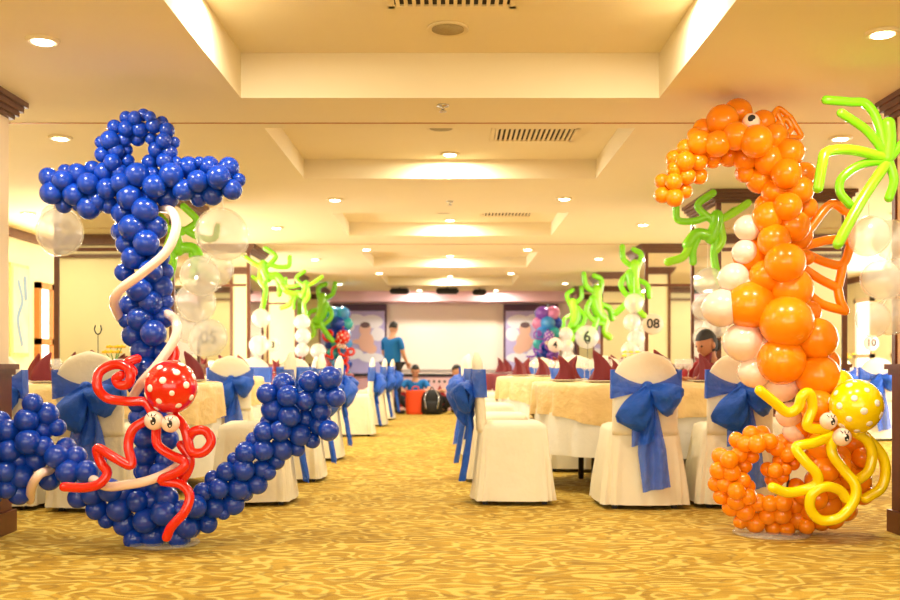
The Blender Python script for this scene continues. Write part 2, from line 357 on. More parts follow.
for (x, y, z, r, lab) in [(-.01,5.04,CEIL+.245,.105,'round flush ceiling speaker in the nearest coffer'),(-.06,6.75,CEIL+RZ,.1,'round flush ceiling speaker in the second coffer left of the vent'),(-.07,11.0-.5,CEIL+RZ,.1,'round flush ceiling speaker in the third coffer')]:
    o = empty('ceiling_speaker', (x, y, z), lab, 'speaker', 'round ceiling speakers')
    bm = bmesh.new(); lathe(bm, [(0,-.006),(r*.8,-.008),(r,-.012),(r,0)], n=28); fin(bm, 'rim', M['grille'], o)
    bm = bmesh.new(); lathe(bm, [(0,-.013),(r*.78,-.012),(r*.78,-.006)], n=28); fin(bm, 'mesh_cover', mat('speaker_mesh','A8966C',.8,noise=.3,nscale=120), o)
for (x, y, z, lab) in [(-.04,5.6,CEIL,'small sprinkler head on the beam behind the nearest coffer'),(.0,8.9,CEIL,'small sprinkler head on the beam behind the second coffer')]:
    bm = bmesh.new(); lathe(bm, [(0,0),(.035,0),(.035,-.008),(.01,-.012),(.008,-.03),(.02,-.034),(.02,-.038),(0,-.038)], n=16); tag(fin(bm, 'sprinkler_head', M['chrome'], loc=(x,y,z)), lab, 'sprinkler', 'sprinkler heads')
for (x, y, lab, w_) in [(-.95,18.85,'black ceiling projector left of centre before the stage',.36),(-.05,18.8,'wider black ceiling projector at the centre before the stage',.42),(.56,19.1,'small black ceiling projector right of centre before the stage',.26)]:
    o = empty('projector', (x, y, CEIL if y > 18.5 else CEIL+RZ), lab, 'projector', 'ceiling projectors')
    z0 = -.03 if y > 18.5 else -.13
    bm = bmesh.new(); lathe(bm, [(.012,0),(.012,z0)], n=10); fin(bm, 'mount', M['black'], o)
    bm = bmesh.new(); box(bm, -w_/2, w_/2, -.14, .14, z0-.1, z0); bmesh.ops.bevel(bm, geom=bm.edges[:], offset=.025, segments=3, affect='EDGES'); fin(bm, 'housing', M['black'], o)
    bm = bmesh.new(); lathe(bm, [(.04,0),(.04,.02),(0,.02)], n=16); l = fin(bm, 'lens', M['chrome'], o); l.location = (w_*.2, .14, z0-.05); l.rotation_euler = (-PI/2, 0, 0)

# ---------------------------------------------------------------- stage, screen and posters
bm = bmesh.new(); box(bm, -3.2, 3.0, 19.75, YF-.02, 0, .68); box(bm, -3.25, 3.05, 19.7, YF-.02, .68, .72, 1)
tag(fin(bm, 'stage', [mat('stage_cloth','D6A8B8',.8), M['black']], smooth=False), 'low stage with pink skirt and black top edge against the far wall', 'stage')
o = empty('stage_banner', (0, 19.72, .35), 'pink and red printed banner hung across the stage front', 'banner')
bm = bmesh.new(); box(bm, -1.3, 1.4, -.015, 0, -.33, .3)
for i in range(26): box(bm, -1.28+i*.105, -1.24+i*.105, -.02, -.015, .2, .25, 1)
fin(bm, 'sheet', [mat('banner_pink', 'EBC6CF', .7), M['ink']], o, smooth=False)
for cx in (-.9, -.2, .55, 1.1):
    bm = bmesh.new(); c8 = [(cx-.22,-.28),(cx+.22,-.28),(cx+.15,-.12),(cx+.17,-.1),(cx+.07,.02),(cx,.16),(cx-.07,.02),(cx-.17,-.1),(cx-.15,-.12)]
    rings(bm, [[(x, y, z) for x, z in c8] for y in (-.016, -.02)]); fin(bm, 'red_motif', mat('banner_red', 'A01C28', .7), o, smooth=False)
bm = bmesh.new(); box(bm, -1.22, .96, YF-.04, YF-.01, .8, 2.12); tag(fin(bm, 'projection_screen', mat('screen_white','F7E6DC',.8), smooth=False), 'large pale projection screen on the far wall between two posters', 'screen')
def disc2(bm, cx, cz, rx, rz, y, mi, n=28):
    v = [bm.verts.new((cx+rx*math.cos(2*PI*i/n), y, cz+rz*math.sin(2*PI*i/n))) for i in range(n)]; bm.faces.new(v).material_index = mi
def poster(cx, lab, flip):
    o = empty('baby_poster', (cx, YF-.05, 1.43), lab, 'poster', 'posters beside the screen')
    bm = bmesh.new(); box(bm, -.56, .56, -.02, .03, -.72, .72); fin(bm, 'dark_frame', mat('poster_frame','54304E',.5), o, smooth=False)
    bm = bmesh.new(); box(bm, -.52, .52, -.03, -.02, -.70, .58); fin(bm, 'print', mat('poster_print','BDB0E6',.6,noise=.18,nscale=2.5), o, smooth=False)
    bm = bmesh.new()
    for kk, (a, b_, r1, r2) in enumerate(((-.3,.25,.2,.12),(-.1,.4,.22,.12),(.25,.36,.24,.14),(.38,.1,.14,.14),(-.2,-.3,.28,.12),(.25,-.38,.26,.1))): disc2(bm, a*flip, b_, r1, r2, -.0325-.0008*kk, 0)
    fin(bm, 'cloud_print', mat('cloud_white','EFEAF8',.6), o, smooth=False)
    bm = bmesh.new(); disc2(bm, .12*flip, .2, .12, .14, -.042, 0); disc2(bm, .14*flip, -.06, .16, .2, -.041, 0); disc2(bm, -.02*flip, -.05, .12, .05, -.040, 0); disc2(bm, .24*flip, -.2, .12, .1, -.039, 0)
    fin(bm, 'baby_print', mat('baby_skin','E8B6A4',.6), o, smooth=False)
    bm = bmesh.new(); disc2(bm, .12*flip, .29, .1, .06, -.044, 0); fin(bm, 'hair_print', mat('baby_hair','6A5058',.6), o, smooth=False)
poster(-1.86, 'tall lilac baby poster on the far wall left of the screen', 1)
poster(1.66, 'tall lilac baby poster on the far wall right of the screen', -1)
bpy.context.view_layer.update()

# ---------------------------------------------------------------- furniture
def make_chair():
    root = empty('covered_chair', (0,0,0))
    bm = bmesh.new(); n = 112
    def se(a, b_, cy, z, rip=0, ex=.28, ph=0):
        out = []; ph = ph+z*3; rip = rip*1.5
        for i in range(n):
            t = 2*PI*i/n; c, s = math.cos(t), math.sin(t)
            k = 1+rip*(math.sin(7*t+ph)*.7+.55*math.sin(16*t+1.3-ph)+.3*math.sin(27*t))
            out.append((a*k*abs(c)**ex*(1 if c > 0 else -1), cy+b_*k*abs(s)**ex*(1 if s > 0 else -1), z))
        return out
    R = [se(.285,.265,-.01,.03,.036), se(.274,.254,-.01,.15,.028,ph=.3), se(.257,.242,-.01,.3,.017,ph=.5), se(.24,.23,-.01,.42,.006), se(.232,.225,-.01,.49,.001), se(.222,.215,-.01,.515), se(.19,.18,-.01,.53), se(.08,.08,-.01,.536)]
    rings(bm, R, cap0=False)
    B = []
    for k in range(17):
        z = .47+.53*k/16
        wd = .208 if z < .8 else .208*math.sqrt(max(0, 1-((z-.8)/.2003)**2))
        wd = max(wd, .012); th = .034*(1 if z < .95 else max(.35, (1.0-z)/.05))
        cy = -.215-.07*(z-.47)
        B.append([(wd*(abs(math.cos(2*PI*i/n))**.5)*(1 if math.cos(2*PI*i/n) > 0 else -1), cy+th*(abs(math.sin(2*PI*i/n))**.7)*(1 if math.sin(2*PI*i/n) > 0 else -1), z) for i in range(n)])
    rings(bm, B)
    cov = fin(bm, 'chair_cover', M['cover'], root)
    for sx in (-1, 1):
        for yy in (-.2, .19):
            bm = bmesh.new(); box(bm, sx*.19-.015, sx*.19+.015, yy-.015, yy+.015, 0, .44); fin(bm, 'leg', M['leg'], root, smooth=False)
    # sash: band wrapped round the back, bow behind
    yb = lambda z: -.215-.07*(z-.47)-.036
    bm = bmesh.new()
    def sheet(bm, f, nu=14, nv=8, th=.003):
        g = [[bm.verts.new(f(u/nu, v/nv)) for v in range(nv+1)] for u in range(nu+1)]
        for u in range(nu):
            for v in range(nv): bm.faces.new((g[u][v], g[u+1][v], g[u+1][v+1], g[u][v+1]))
    for s in (-1, 1):
        def f(u, v, s=s):
            x = s*.222*(1-u); zt = .885-.095*u-.02*math.sin(PI*u); zb = .70+.055*u; z = zb+(zt-zb)*v
            return (x, yb(z)-.006-.012*u+.006*math.sin(v*16+u*3)*u, z)
        sheet(bm, f)
        def f2(u, v, s=s):
            z = .70+.185*v; return (s*(.214+.009*math.sin(PI*u)), yb(z)-.006+.088*u, z)
        sheet(bm, f2, 5, 6)
    def f3(u, v): z = .70+.185*v; return ((u*2-1)*.214, yb(z)+.082, z)
    sheet(bm, f3)
    band = fin(bm, 'sash', M['sash'], root)
    bm = bmesh.new(); ball(bm, (0, yb(.78)-.035, .775), .04, sc=(1,.7,.95)); fin(bm, 'knot', M['sash'], band)
    for s, dx, dz, wd in ((-1,-.13,-.25,.1),(1,.19,-.11,.1)):
        bm = bmesh.new(); c0 = Vector((0, yb(.78)-.03, .775)); ax = Vector((dx,0,dz)); pr = Vector((-dz,0,dx)).normalized()
        if pr.z < 0: pr = -pr
        rs = []
        for k in range(12):
            t = k/11; ww = .02+wd*math.sin(PI*min(1, t*.62+.02))*.95; th = .02+.055*math.sin(PI*t)**.6
            if k == 11: ww *= .75; th = .01
            c = c0+ax*t+Vector((0,-.03*math.sin(PI*t)-.01,0))
            rs.append([c+pr*ww*math.cos(2*PI*i/20)*.9+Vector((0,-1,0))*(th*math.sin(2*PI*i/20)+.012*math.sin(8*PI*i/20+t*3)+.01*math.sin(9*t+i)) for i in range(20)])
        rings(bm, rs); fin(bm, 'bow_loop', M['sash'], band)
    for s, x1, z1, wd in ((0,.05,.12,.15),(1,-.03,.4,.12)):
        bm = bmesh.new()
        def f4(u, v, x1=x1, z1=z1, wd=wd, s=s):
            z = .77+(z1-.77)*u+(.03*v*u); ww = .03+wd*min(1, u*1.6)**.7
            base = yb(max(z,.47)) if z > .5 else yb(.5)-.05*(.5-z)/.3
            return (x1*u+(v-.5)*ww, base-.035-.012*s+.022*math.sin(v*11+u*4)*min(1, u*2+.2), z)
        sheet(bm, f4, 16, 12); fin(bm, 'sash_tail', M['sash'], band)
    return root
chair0 = make_chair(); used = []
def place_chair(x, y, face, lab, grp, sash=True):
    # face: direction the seat looks, degrees, 0 = away from camera (+y), 90 = towards -x
    if not used: o = chair0; used.append(1)
    else: o = copy_tree(chair0)
    o.location = (x, y, 0); o.rotation_euler = (0, 0, math.radians(face)+random.uniform(-.04, .04))
    tag(o, lab, 'chair', grp); return o

def make_table_mesh(R):
    bm = bmesh.new(); lathe(bm, [(0,.745),(R-.01,.745),(R,.755),(R,.765),(R-.01,.772),(0,.772)], n=48); return bm
def table(cx, cy, R, overlay, idx, side, low=.2):
    nm = ordw[idx]
    t = empty('round_table', (cx, cy, 0), 'round banquet table with dark legs under white cloth, %s in the %s row' % (nm, side), 'table', 'banquet tables')
    fin(make_table_mesh(R), 'tabletop', M['oak'], t)
    for a in range(4):
        an = PI/4+a*PI/2; bm = bmesh.new(); x, y = .52*math.cos(an), .52*math.sin(an); lathe(bm, [(.022,0),(.022,.745)], c=(x,y,0), n=12); fin(bm, 'leg', M['leg'], t)
    n = 120
    def drape(zt, zb, R0, amp, fr, sq=0, ph=0.):
        bm = bmesh.new(); rs = []
        rs.append([((R0*.1)*math.cos(2*PI*i/n), (R0*.1)*math.sin(2*PI*i/n), zt) for i in range(n)])
        rs.append([((R0*.97)*math.cos(2*PI*i/n), (R0*.97)*math.sin(2*PI*i/n), zt) for i in range(n)])
        for k in range(9):
            u = k/8; r_ = []
            for i in range(n):
                a = 2*PI*i/n; zz = zb
                if sq: zz = zb-sq*(abs(math.cos(2*(a+ph)))**3)
                rip = amp*u*(math.sin(fr*a+ph)+.5*math.sin(fr*1.7*a))
                r = R0+.004+.012*math.sin(min(1, u*4)*PI/2)+rip
                r_.append((r*math.cos(a), r*math.sin(a), zt-.008+(zz-zt)*u))
            rs.append(r_)
        rings(bm, rs, cap0=True, cap1=False); return bm
    tag(fin(drape(.777, low, R, .014, 16), 'tablecloth', M['cloth'], loc=(cx,cy,0)), 'long white tablecloth draped over the %s table of the %s row' % (nm, side), 'tablecloth', 'white tablecloths')
    m = M['gold'] if overlay == 'gold' else M['maroon']
    tag(fin(drape(.785, .56, R+.022, .02, 22, sq=.07, ph=.4), 'table_overlay', m, loc=(cx,cy,0)), '%s satin overlay on top of the cloth of the %s %s table' % ('champagne' if overlay == 'gold' else 'maroon', nm, side), 'overlay cloth', 'table overlays')
    return t
def napkin_mesh():
    bm = bmesh.new(); rs = []; n = 20
    for k in range(9):
        t = k/8; z = .235*t; rx = .085*(1-t)**.75+.006; ry = .045*(1-t)**.8+.004; cx = -.05*t*t+.02*math.sin(PI*t)
        rs.append([(cx+rx*math.cos(2*PI*i/n)*(1+.24*math.sin(3*2*PI*i/n+t*3)), ry*math.sin(2*PI*i/n)*(1+.2*math.sin(4*2*PI*i/n)), z) for i in range(n)])
    rings(bm, rs); me = bpy.data.meshes.new('folded_napkin')
    bmesh.ops.recalc_face_normals(bm, faces=bm.faces); bm.to_mesh(me); bm.free(); me.materials.append(M['maroon']); return me
NAP = napkin_mesh()
for p in NAP.polygons: p.use_smooth = True
bm = bmesh.new(); lathe(bm, [(0,0),(.07,0),(.125,.012),(.13,.016),(.07,.006),(0,.005)], n=32); PL = bpy.data.meshes.new('plate'); bm.to_mesh(PL); bm.free(); PL.materials.append(M['plate'])
bm = bmesh.new(); lathe(bm, [(0,0),(.035,0),(.035,.003),(.005,.008),(.004,.08),(.03,.1),(.038,.13),(.034,.17),(.033,.17),(.036,.13),(.028,.102),(0,.09)], n=20); GL = bpy.data.meshes.new('wine_glass'); bm.to_mesh(GL); bm.free(); GL.materials.append(M['glass'])
for me in (PL, GL):
    for p in me.polygons: p.use_smooth = True
dirw = {0:'right',45:'far right',90:'far',135:'far left',180:'left',225:'near left',270:'near',315:'near right'}
def settings(cx, cy, R, idx, side, glasses=True, angs=(0,45,90,135,180,225,270,315)):
    zt = .788
    for a in angs:
        an = math.radians(a+8); r = R-.2; nm = dirw[a]
        p = new_obj('plate', PL); p.location = (cx+r*math.cos(an), cy+r*math.sin(an), zt)
        tag(p, 'round white plate under a napkin, %s side of the %s %s table' % (nm, ordw[idx], side), 'plate', 'dinner plates')
        q = new_obj('folded_napkin', NAP); q.location = (cx+r*math.cos(an), cy+r*math.sin(an), zt+.006); q.rotation_euler = (0, 0, random.uniform(-.7, .7)+(PI if random.random() < .3 else 0)); s_ = random.uniform(.8,.98); q.scale = (s_,s_,s_)
        tag(q, 'dark red folded napkin standing on a plate, %s side of the %s %s table' % (nm, ordw[idx], side), 'napkin', 'folded red napkins')
        if glasses:
            g = new_obj('wine_glass', GL); g.location = (cx+(r-.16)*math.cos(an+.25), cy+(r-.16)*math.sin(an+.25), zt)
            tag(g, 'clear stemmed glass by the %s setting of the %s %s table' % (nm, ordw[idx], side), 'glass', 'table glasses')
def flowers(x, y, lab):
    o = empty('flower_vase', (x, y, .788), lab, 'flowers', 'yellow flower vases')
    bm = bmesh.new(); lathe(bm, [(0,0),(.035,0),(.045,.05),(.028,.11),(.035,.13),(.03,.13),(.02,.1),(0,.09)], n=20); fin(bm, 'vase', M['glass'], o)
    for k in range(6):
        a = k*2.4; r = .02+.035*(k % 3)/2; top = Vector((r*math.cos(a)*1.6, r*math.sin(a)*1.6, .22+.04*(k % 2)))
        bm = bmesh.new(); tube(bm, [(0,0,.02),(r*.4*math.cos(a), r*.4*math.sin(a), .14), top], .003, n=6); st = fin(bm, 'stem', M['leafg'], o)
        bm = bmesh.new()
        for p in range(8):
            b_ = p*PI/4; ball(bm, top+Vector((.018*math.cos(b_), .018*math.sin(b_), .004*(p % 2))), .013, 8, 6, (1,1,.6))
        ball(bm, top+Vector((0,0,.006)), .012, 8, 6); fin(bm, 'blossom', M['petal'], st)
def number_stand(x, y, lab, txt=None, h=.36):
    o = empty('table_number_stand', (x, y, .788), lab, 'table stand', 'table number stands')
    bm = bmesh.new(); lathe(bm, [(0,0),(.04,0),(.04,.006),(.01,.012),(0,.012)], n=20); fin(bm, 'foot', M['chrome'], o)
    bm = bmesh.new(); tube(bm, [(0,0,.005),(0,0,h*.5),(0,0,h)], .003, n=6); fin(bm, 'rod', M['leg'], o)
    bm = bmesh.new(); tube(bm, [(-.02,0,h+.06),(-.026,0,h+.03),(-.012,0,h),(.012,0,h),(.026,0,h+.03),(.02,0,h+.06)], .005, n=8); fin(bm, 'clip', M['leg'], o)

TABS = [(1.42,7.66,.76,'gold',0,'right'), (1.30,10.9,.76,'gold',1,'right'), (1.28,14.4,.76,'maroon',2,'right'),
        (-2.5,7.44,.76,'gold',0,'left'), (-2.8,10.72,.76,'gold',1,'left'), (-2.15,14.5,.72,'maroon',2,'left')]
for t in TABS:
    table(*t, low=.27 if t[5] == 'right' else .12); settings(t[0], t[1], t[2], t[4], t[5], glasses=t[1] < 12)
table(5.0, 13.2, .76, 'gold', 1, 'outer right')
flowers(5.15, 13.0, 'yellow flowers in a glass vase on the outer right table')
flowers(-2.52, 7.5, 'yellow flowers in a glass vase on the nearest left table')
flowers(1.95, 10.85, 'yellow flowers in a glass vase on the second right table')
number_stand(-2.64, 7.5, 'thin stand with open clip on the nearest left table')
number_stand(1.5, 10.9, 'thin stand with open clip on the second right table')
CG = 'covered chairs with blue sashes'
place_chair(1.24, 6.58, 0, 'cream covered chair with large blue bow, backing us left of the chair by the seahorse', CG)
place_chair(1.86, 6.60, -3, 'cream covered chair with blue bow, directly left of the orange seahorse', CG)
place_chair(.43, 6.76, -88, 'cream covered chair seen from the side, nearest the aisle on the right', CG)
place_chair(.40, 8.0, -90, 'cream covered chair on aisle side of nearest right table, behind the side-on chair', CG)
place_chair(2.5, 7.2, 80, 'cream covered chair on the right side of the nearest right table, behind seahorse', CG)
place_chair(1.1, 8.72, 175, 'cream covered chair facing us on the far side of the nearest right table', CG)
place_chair(.40, 9.95, -84, 'covered chair with blue sash on aisle side of second right table, nearer one', CG)
place_chair(.42, 11.1, -92, 'covered chair with blue sash on aisle side of second right table, farther one', CG)
place_chair(1.1, 12.05, 175, 'covered chair facing us on the far side of the second right table', CG)
place_chair(1.45, 9.8, 4, 'covered chair backing us at the near side of the second right table', CG)
place_chair(.5, 13.4, -85, 'covered chair with blue sash on aisle side of maroon right table, nearer one', CG)
place_chair(.52, 14.7, -92, 'covered chair with blue sash on aisle side of maroon right table, farther one', CG)
place_chair(1.5, 15.6, 180, 'covered chair facing us behind the maroon right table', CG)
place_chair(-2.24, 6.46, 2, 'cream covered chair with hanging blue sash, just left of the anchor', CG)
place_chair(-2.86, 6.54, -6, 'cream covered chair with blue bow at the left edge of the photo beside the column', CG)
place_chair(-1.32, 6.72, 92, 'cream covered chair seen side-on between the anchor stem and its right arm', CG)
place_chair(-1.28, 8.0, 92, 'cream covered chair on aisle side of nearest left table, behind the side-on one', CG)
place_chair(-2.22, 9.92, 20, 'covered chair with blue bow backing us at the second left table, right of polka-dot octopus', CG)
place_chair(-1.32, 9.7, 92, 'covered chair with blue sash on aisle side of second left table, nearer one', CG)
place_chair(-1.75, 11.2, 92, 'covered chair with blue sash on aisle side of second left table, farther one', CG)
for k, (xx, yy) in enumerate(((-2.35,11.66),(-1.95,12.3))):
    place_chair(xx, yy, 180, 'cream covered chair facing us %s the second left table' % ('right behind' if k == 0 else 'a step farther behind'), CG)
place_chair(-1.25, 12.9, 95, 'covered chair with blue sash on aisle side of maroon left table, nearer one', CG)
place_chair(-1.22, 14.9, 88, 'covered chair with blue sash on aisle side of maroon left table, farther one', CG)
place_chair(-1.2, 16.6, 90, 'farthest covered chair with blue sash on the left of the aisle by the standing man', CG)
for k, xx in enumerate((4.62, 5.1, 5.6)):
    place_chair(xx, 12.2, 4-4*k, 'cream covered chair with blue bow below the number ten sign, %s of three' % ('leftmost', 'middle', 'rightmost')[k], CG)

# ---------------------------------------------------------------- balloons
def balloon_mesh(name, m):
    bm = bmesh.new(); prof = []
    for k in range(17):
        a = PI*k/16; r = math.sin(a); z = math.cos(a)
        if z < 0: r *= (1-.06*z*z); z *= 1.06
        prof.append((r, z))
    lathe(bm, prof, n=28); 
    lathe(bm, [(.02,-1.04),(.05,-1.07),(.07,-1.13),(.03,-1.13)], n=10)
    bmesh.ops.recalc_face_normals(bm, faces=bm.faces)
    me = bpy.data.meshes.new(name); bm.to_mesh(me); bm.free(); me.materials.append(m)
    for p in me.polygons: p.use_smooth = True
    return me
BM_ = {k: balloon_mesh(k+'_balloon', M[k]) for k in ('blue','orange','whiteb','blue2','purple','pinkb','teal','clear')}
def pathdist(p, paths):
    best = 1e9; bx = None
    for P in paths:
        for a, b_ in zip(P, P[1:]):
            a = Vector(a); b_ = Vector(b_); d = b_-a; t = max(0, min(1, (p-a).dot(d)/d.length_squared)); q = a+d*t
            if (p-q).length < best: best = (p-q).length; bx = q
    return best, bx
def sculpture(items, paths, D, root, part, meshkey, keep=100, tube_k=1.15, back=True):
    """items: (px,py,r px). Each balloon sits on the outside of the tube of balloons that follows the centre line."""
    B = []
    for (px, py, r) in items:
        d, q = pathdist(Vector((px, py)), paths); rt = max(1.25*r, 9.5)*tube_k
        off = math.sqrt(max(0, rt*rt-d*d))/F*D
        B.append([(px-VX)/F*D, D-off, EYE+(VY-py)/F*D, r/F*D*1.17, (q-Vector((px,py)))/F*D, px, py])
    for it in range(22):
        for i in range(len(B)):
            for j in range(i):
                a, b_ = B[i], B[j]; dx, dz = a[0]-b_[0], a[2]-b_[2]; L2 = dx*dx+dz*dz; m_ = (a[3]+b_[3])*.76
                dy = a[1]-b_[1]
                if L2+dy*dy < m_*m_:
                    need = math.sqrt(max(0, m_*m_-L2)); s = (1 if dy >= 0 else -1)
                    if abs(dy) < 1e-5: s = 1 if a[3] < b_[3] else -1
                    mv = (need-abs(dy))*.35
                    a[1] += s*mv; b_[1] -= s*mv
                    a[1] = min(max(a[1], D-.2), D+.1); b_[1] = min(max(b_[1], D-.2), D+.1)
    for b_ in B: b_[0] = (b_[5]-VX)/F*b_[1]; b_[2] = EYE+(VY-b_[6])/F*b_[1]
    B.sort(key=lambda b_: -b_[3])
    base = root.location
    def rot(inward):
        v = Vector(inward); 
        if v.length < 1e-5: v = Vector((0,1,0))
        return v
    rest = bmesh.new(); nr = 0
    def orient(b_):
        q = b_[4]; dirn = Vector((q.x, max(D-b_[1], .01), -q.y)).normalized()      # towards the core: the knot side
        return dirn.to_track_quat('-Z', 'Y')
    for k, b_ in enumerate(B):
        loc = Vector(b_[:3])-base; qt = orient(b_)
        if k < keep:
            o = new_obj(part, BM_[meshkey], root); o.location = loc; o.rotation_mode = 'QUATERNION'; o.rotation_quaternion = qt; e = random.uniform(.97,1.03); o.scale = (b_[3]*e, b_[3], b_[3]*random.uniform(1,1.06))
        else:
            ball(rest, loc, b_[3], 24, 14); nr += 1
        if back:
            yb_ = 2*D-b_[1]+.01; loc2 = W(b_[5]+random.uniform(-1,1), b_[6]+random.uniform(-1,1), yb_)-base; ball(rest, loc2, b_[3]*.95, 16, 10)
    o = fin(rest, part+'_filling', M[meshkey], root); o['kind'] = 'stuff'

# --- blue anchor
DA = 5.08
anchor = empty('balloon_anchor', W(160, 545, DA).xy.to_3d(), 'tall blue balloon anchor standing on the carpet at left, wrapped in a white rope', 'balloon sculpture')
def zc(lst, ox, oy, sc): return [(ox+x/sc, oy+y/sc, r/sc) for x, y, r in lst]
A = []
A += zc([(338,147,24),(385,110,22),(420,112,24),(455,100,22),(480,108,20),(440,158,28),(385,155,28),(495,142,27),(528,130,22),(548,160,26),(320,200,32),(375,200,27),(285,210,22),(290,258,27),(345,243,28),(385,238,22),(390,285,25),(330,290,30),(485,195,22),(535,203,27),(577,210,20),(505,240,28),(560,250,26),(480,290,28),(538,285,28),(430,195,26),(583,292,22),
 (75,350,33),(85,413,38),(140,325,24),(130,362,36),(190,335,34),(250,315,28),(135,458,30),(175,418,38),(232,375,38),(295,330,34),(235,470,40),(270,445,38),(308,395,37),(315,460,30),(190,465,18),
 (360,330,30),(362,372,34),(430,340,42),(400,430,44),(498,385,40),(565,340,42),(490,340,28),(480,420,35),(550,430,38),(370,490,38),(460,480,44),
 (635,310,38),(672,365,38),(615,400,38),(675,430,32),(718,305,34),(755,350,42),(730,420,36),(795,310,36),(808,398,35),(835,360,24),(585,295,25),(680,290,20)], 30, 90, 4)
A += zc([(318,330,27),(372,330,25),(290,340,20),(351,367,27),(303,370,21),(320,403,24),(380,400,23),(298,438,19),(362,435,25),(334,478,26),(386,473,25),(362,510,25),(312,517,22),(336,550,26),(390,545,24),(305,552,18),(368,583,27),(318,587,22),(396,436,18),(396,507,18)], 0, 90, 2.4)
A += zc([(165,15,25),(218,12,28),(190,55,27),(240,58,24),(165,95,20),(200,100,26),(240,105,24),(175,145,22),(215,150,26),(180,190,24),(225,195,26),(178,228,22),(240,240,24),(205,235,26),(195,280,26),(255,285,25),(195,325,27),(250,340,24),(195,368,24),(235,372,24),(190,405,22),(225,405,22)], 70, 330, 2.607)
A += zc([(97,130,26),(140,162,30),(80,180,31),(130,208,28),(172,202,23),(25,212,30),(84,245,33),(28,272,30),(130,258,26),(107,300,30),(170,290,31),(228,290,28),(205,335,32),(62,348,32),(18,335,28),(20,385,27),(57,400,30),(150,358,28),(260,335,30),(-5,232,24),(58,300,22),(198,262,26),(278,400,30),(236,412,28),(330,390,30),(290,448,28),(357,447,32),(370,395,28),(320,480,22),(375,492,30),(412,425,28),(436,482,32),(403,537,28),(460,528,32),(455,420,28),(500,412,30),(490,460,32),(540,450,26),(538,535,28),(560,500,30),(510,505,26),(585,440,30),(-30,300,30),(-35,360,28),(-25,410,26),(0,180,24)], 0, 360, 3)
A += zc([(55,495,33),(115,490,32),(35,555,32),(92,545,28),(178,480,32),(78,440,28),(130,428,30),(195,428,33),(145,510,20),(110,395,24),(155,372,28),(212,365,33),(257,412,30),(275,365,28),(220,445,22),(180,330,20),(220,308,32),(277,300,32),(245,265,22),(340,297,33),(320,338,25),(295,375,22),(280,240,30),(335,235,32),(400,250,32),(390,295,23),(310,165,34),(365,187,32),(290,113,30),(345,80,32),(360,120,32),(418,135,28),(420,195,27),(432,72,31),(475,120,30),(500,60,34),(520,125,28),(470,170,28),(465,218,30),(495,235,30),(440,268,23),(290,205,20)], 180, 360, 3.333)
pathsA = [[(137,175),(141,230),(146,300),(152,370),(158,440),(160,515)], [(52,186),(115,182),(170,183),(228,182)],
          [(138+28*math.sin(a*PI/8), 150-30*math.cos(a*PI/8)) for a in range(17)],
          [(0,450),(35,440),(60,462),(110,490),(155,520),(200,500),(245,460),(285,415),(305,398)], [(30,405),(15,440),(8,485)], [(275,395),(330,382),(333,430)]]
sculpture(A, pathsA, DA, anchor, 'balloon', 'blue', keep=150)
base = anchor.location
bm = bmesh.new(); lathe(bm, [(0,0),(.17,0),(.175,.008),(.17,.016),(0,.016)], n=40, c=(.02,.02,0)); fin(bm, 'base_plate', M['clearplastic'], anchor)
bm = bmesh.new(); tube(bm, [W(160,544,DA)-base, W(150,350,DA)-base, W(138,180,DA)-base], .008, n=8); fin(bm, 'support_rod', M['leg'], anchor)
def ptube(bm, pts, D, base, r_px, **k):
    tube(bm, [W(p[0], p[1], D+(p[2] if len(p) > 2 else 0))-base for p in pts], r_px/F*D, **k)
for seg in ([(160,208,.05),(172,212,-.1),(176,228,-.17),(166,252,-.21),(141,274,-.23),(120,290,-.21),(114,303,-.14),(120,318,0)],
            [(160,310,.05),(175,320,-.12),(175,338,-.18),(158,364,-.22),(142,382,-.21),(134,395,-.15)],
            [(30,500,.05),(32,486,-.1),(40,474,-.14),(52,470,0)],
            [(88,476,-.05),(105,486,-.2),(125,485,-.24),(150,480,-.25),(172,470,-.22),(182,460,-.1)]):
    bm = bmesh.new(); ptube(bm, seg, DA, base, 4.6); fin(bm, 'rope_balloon', M['whiteb'], anchor)

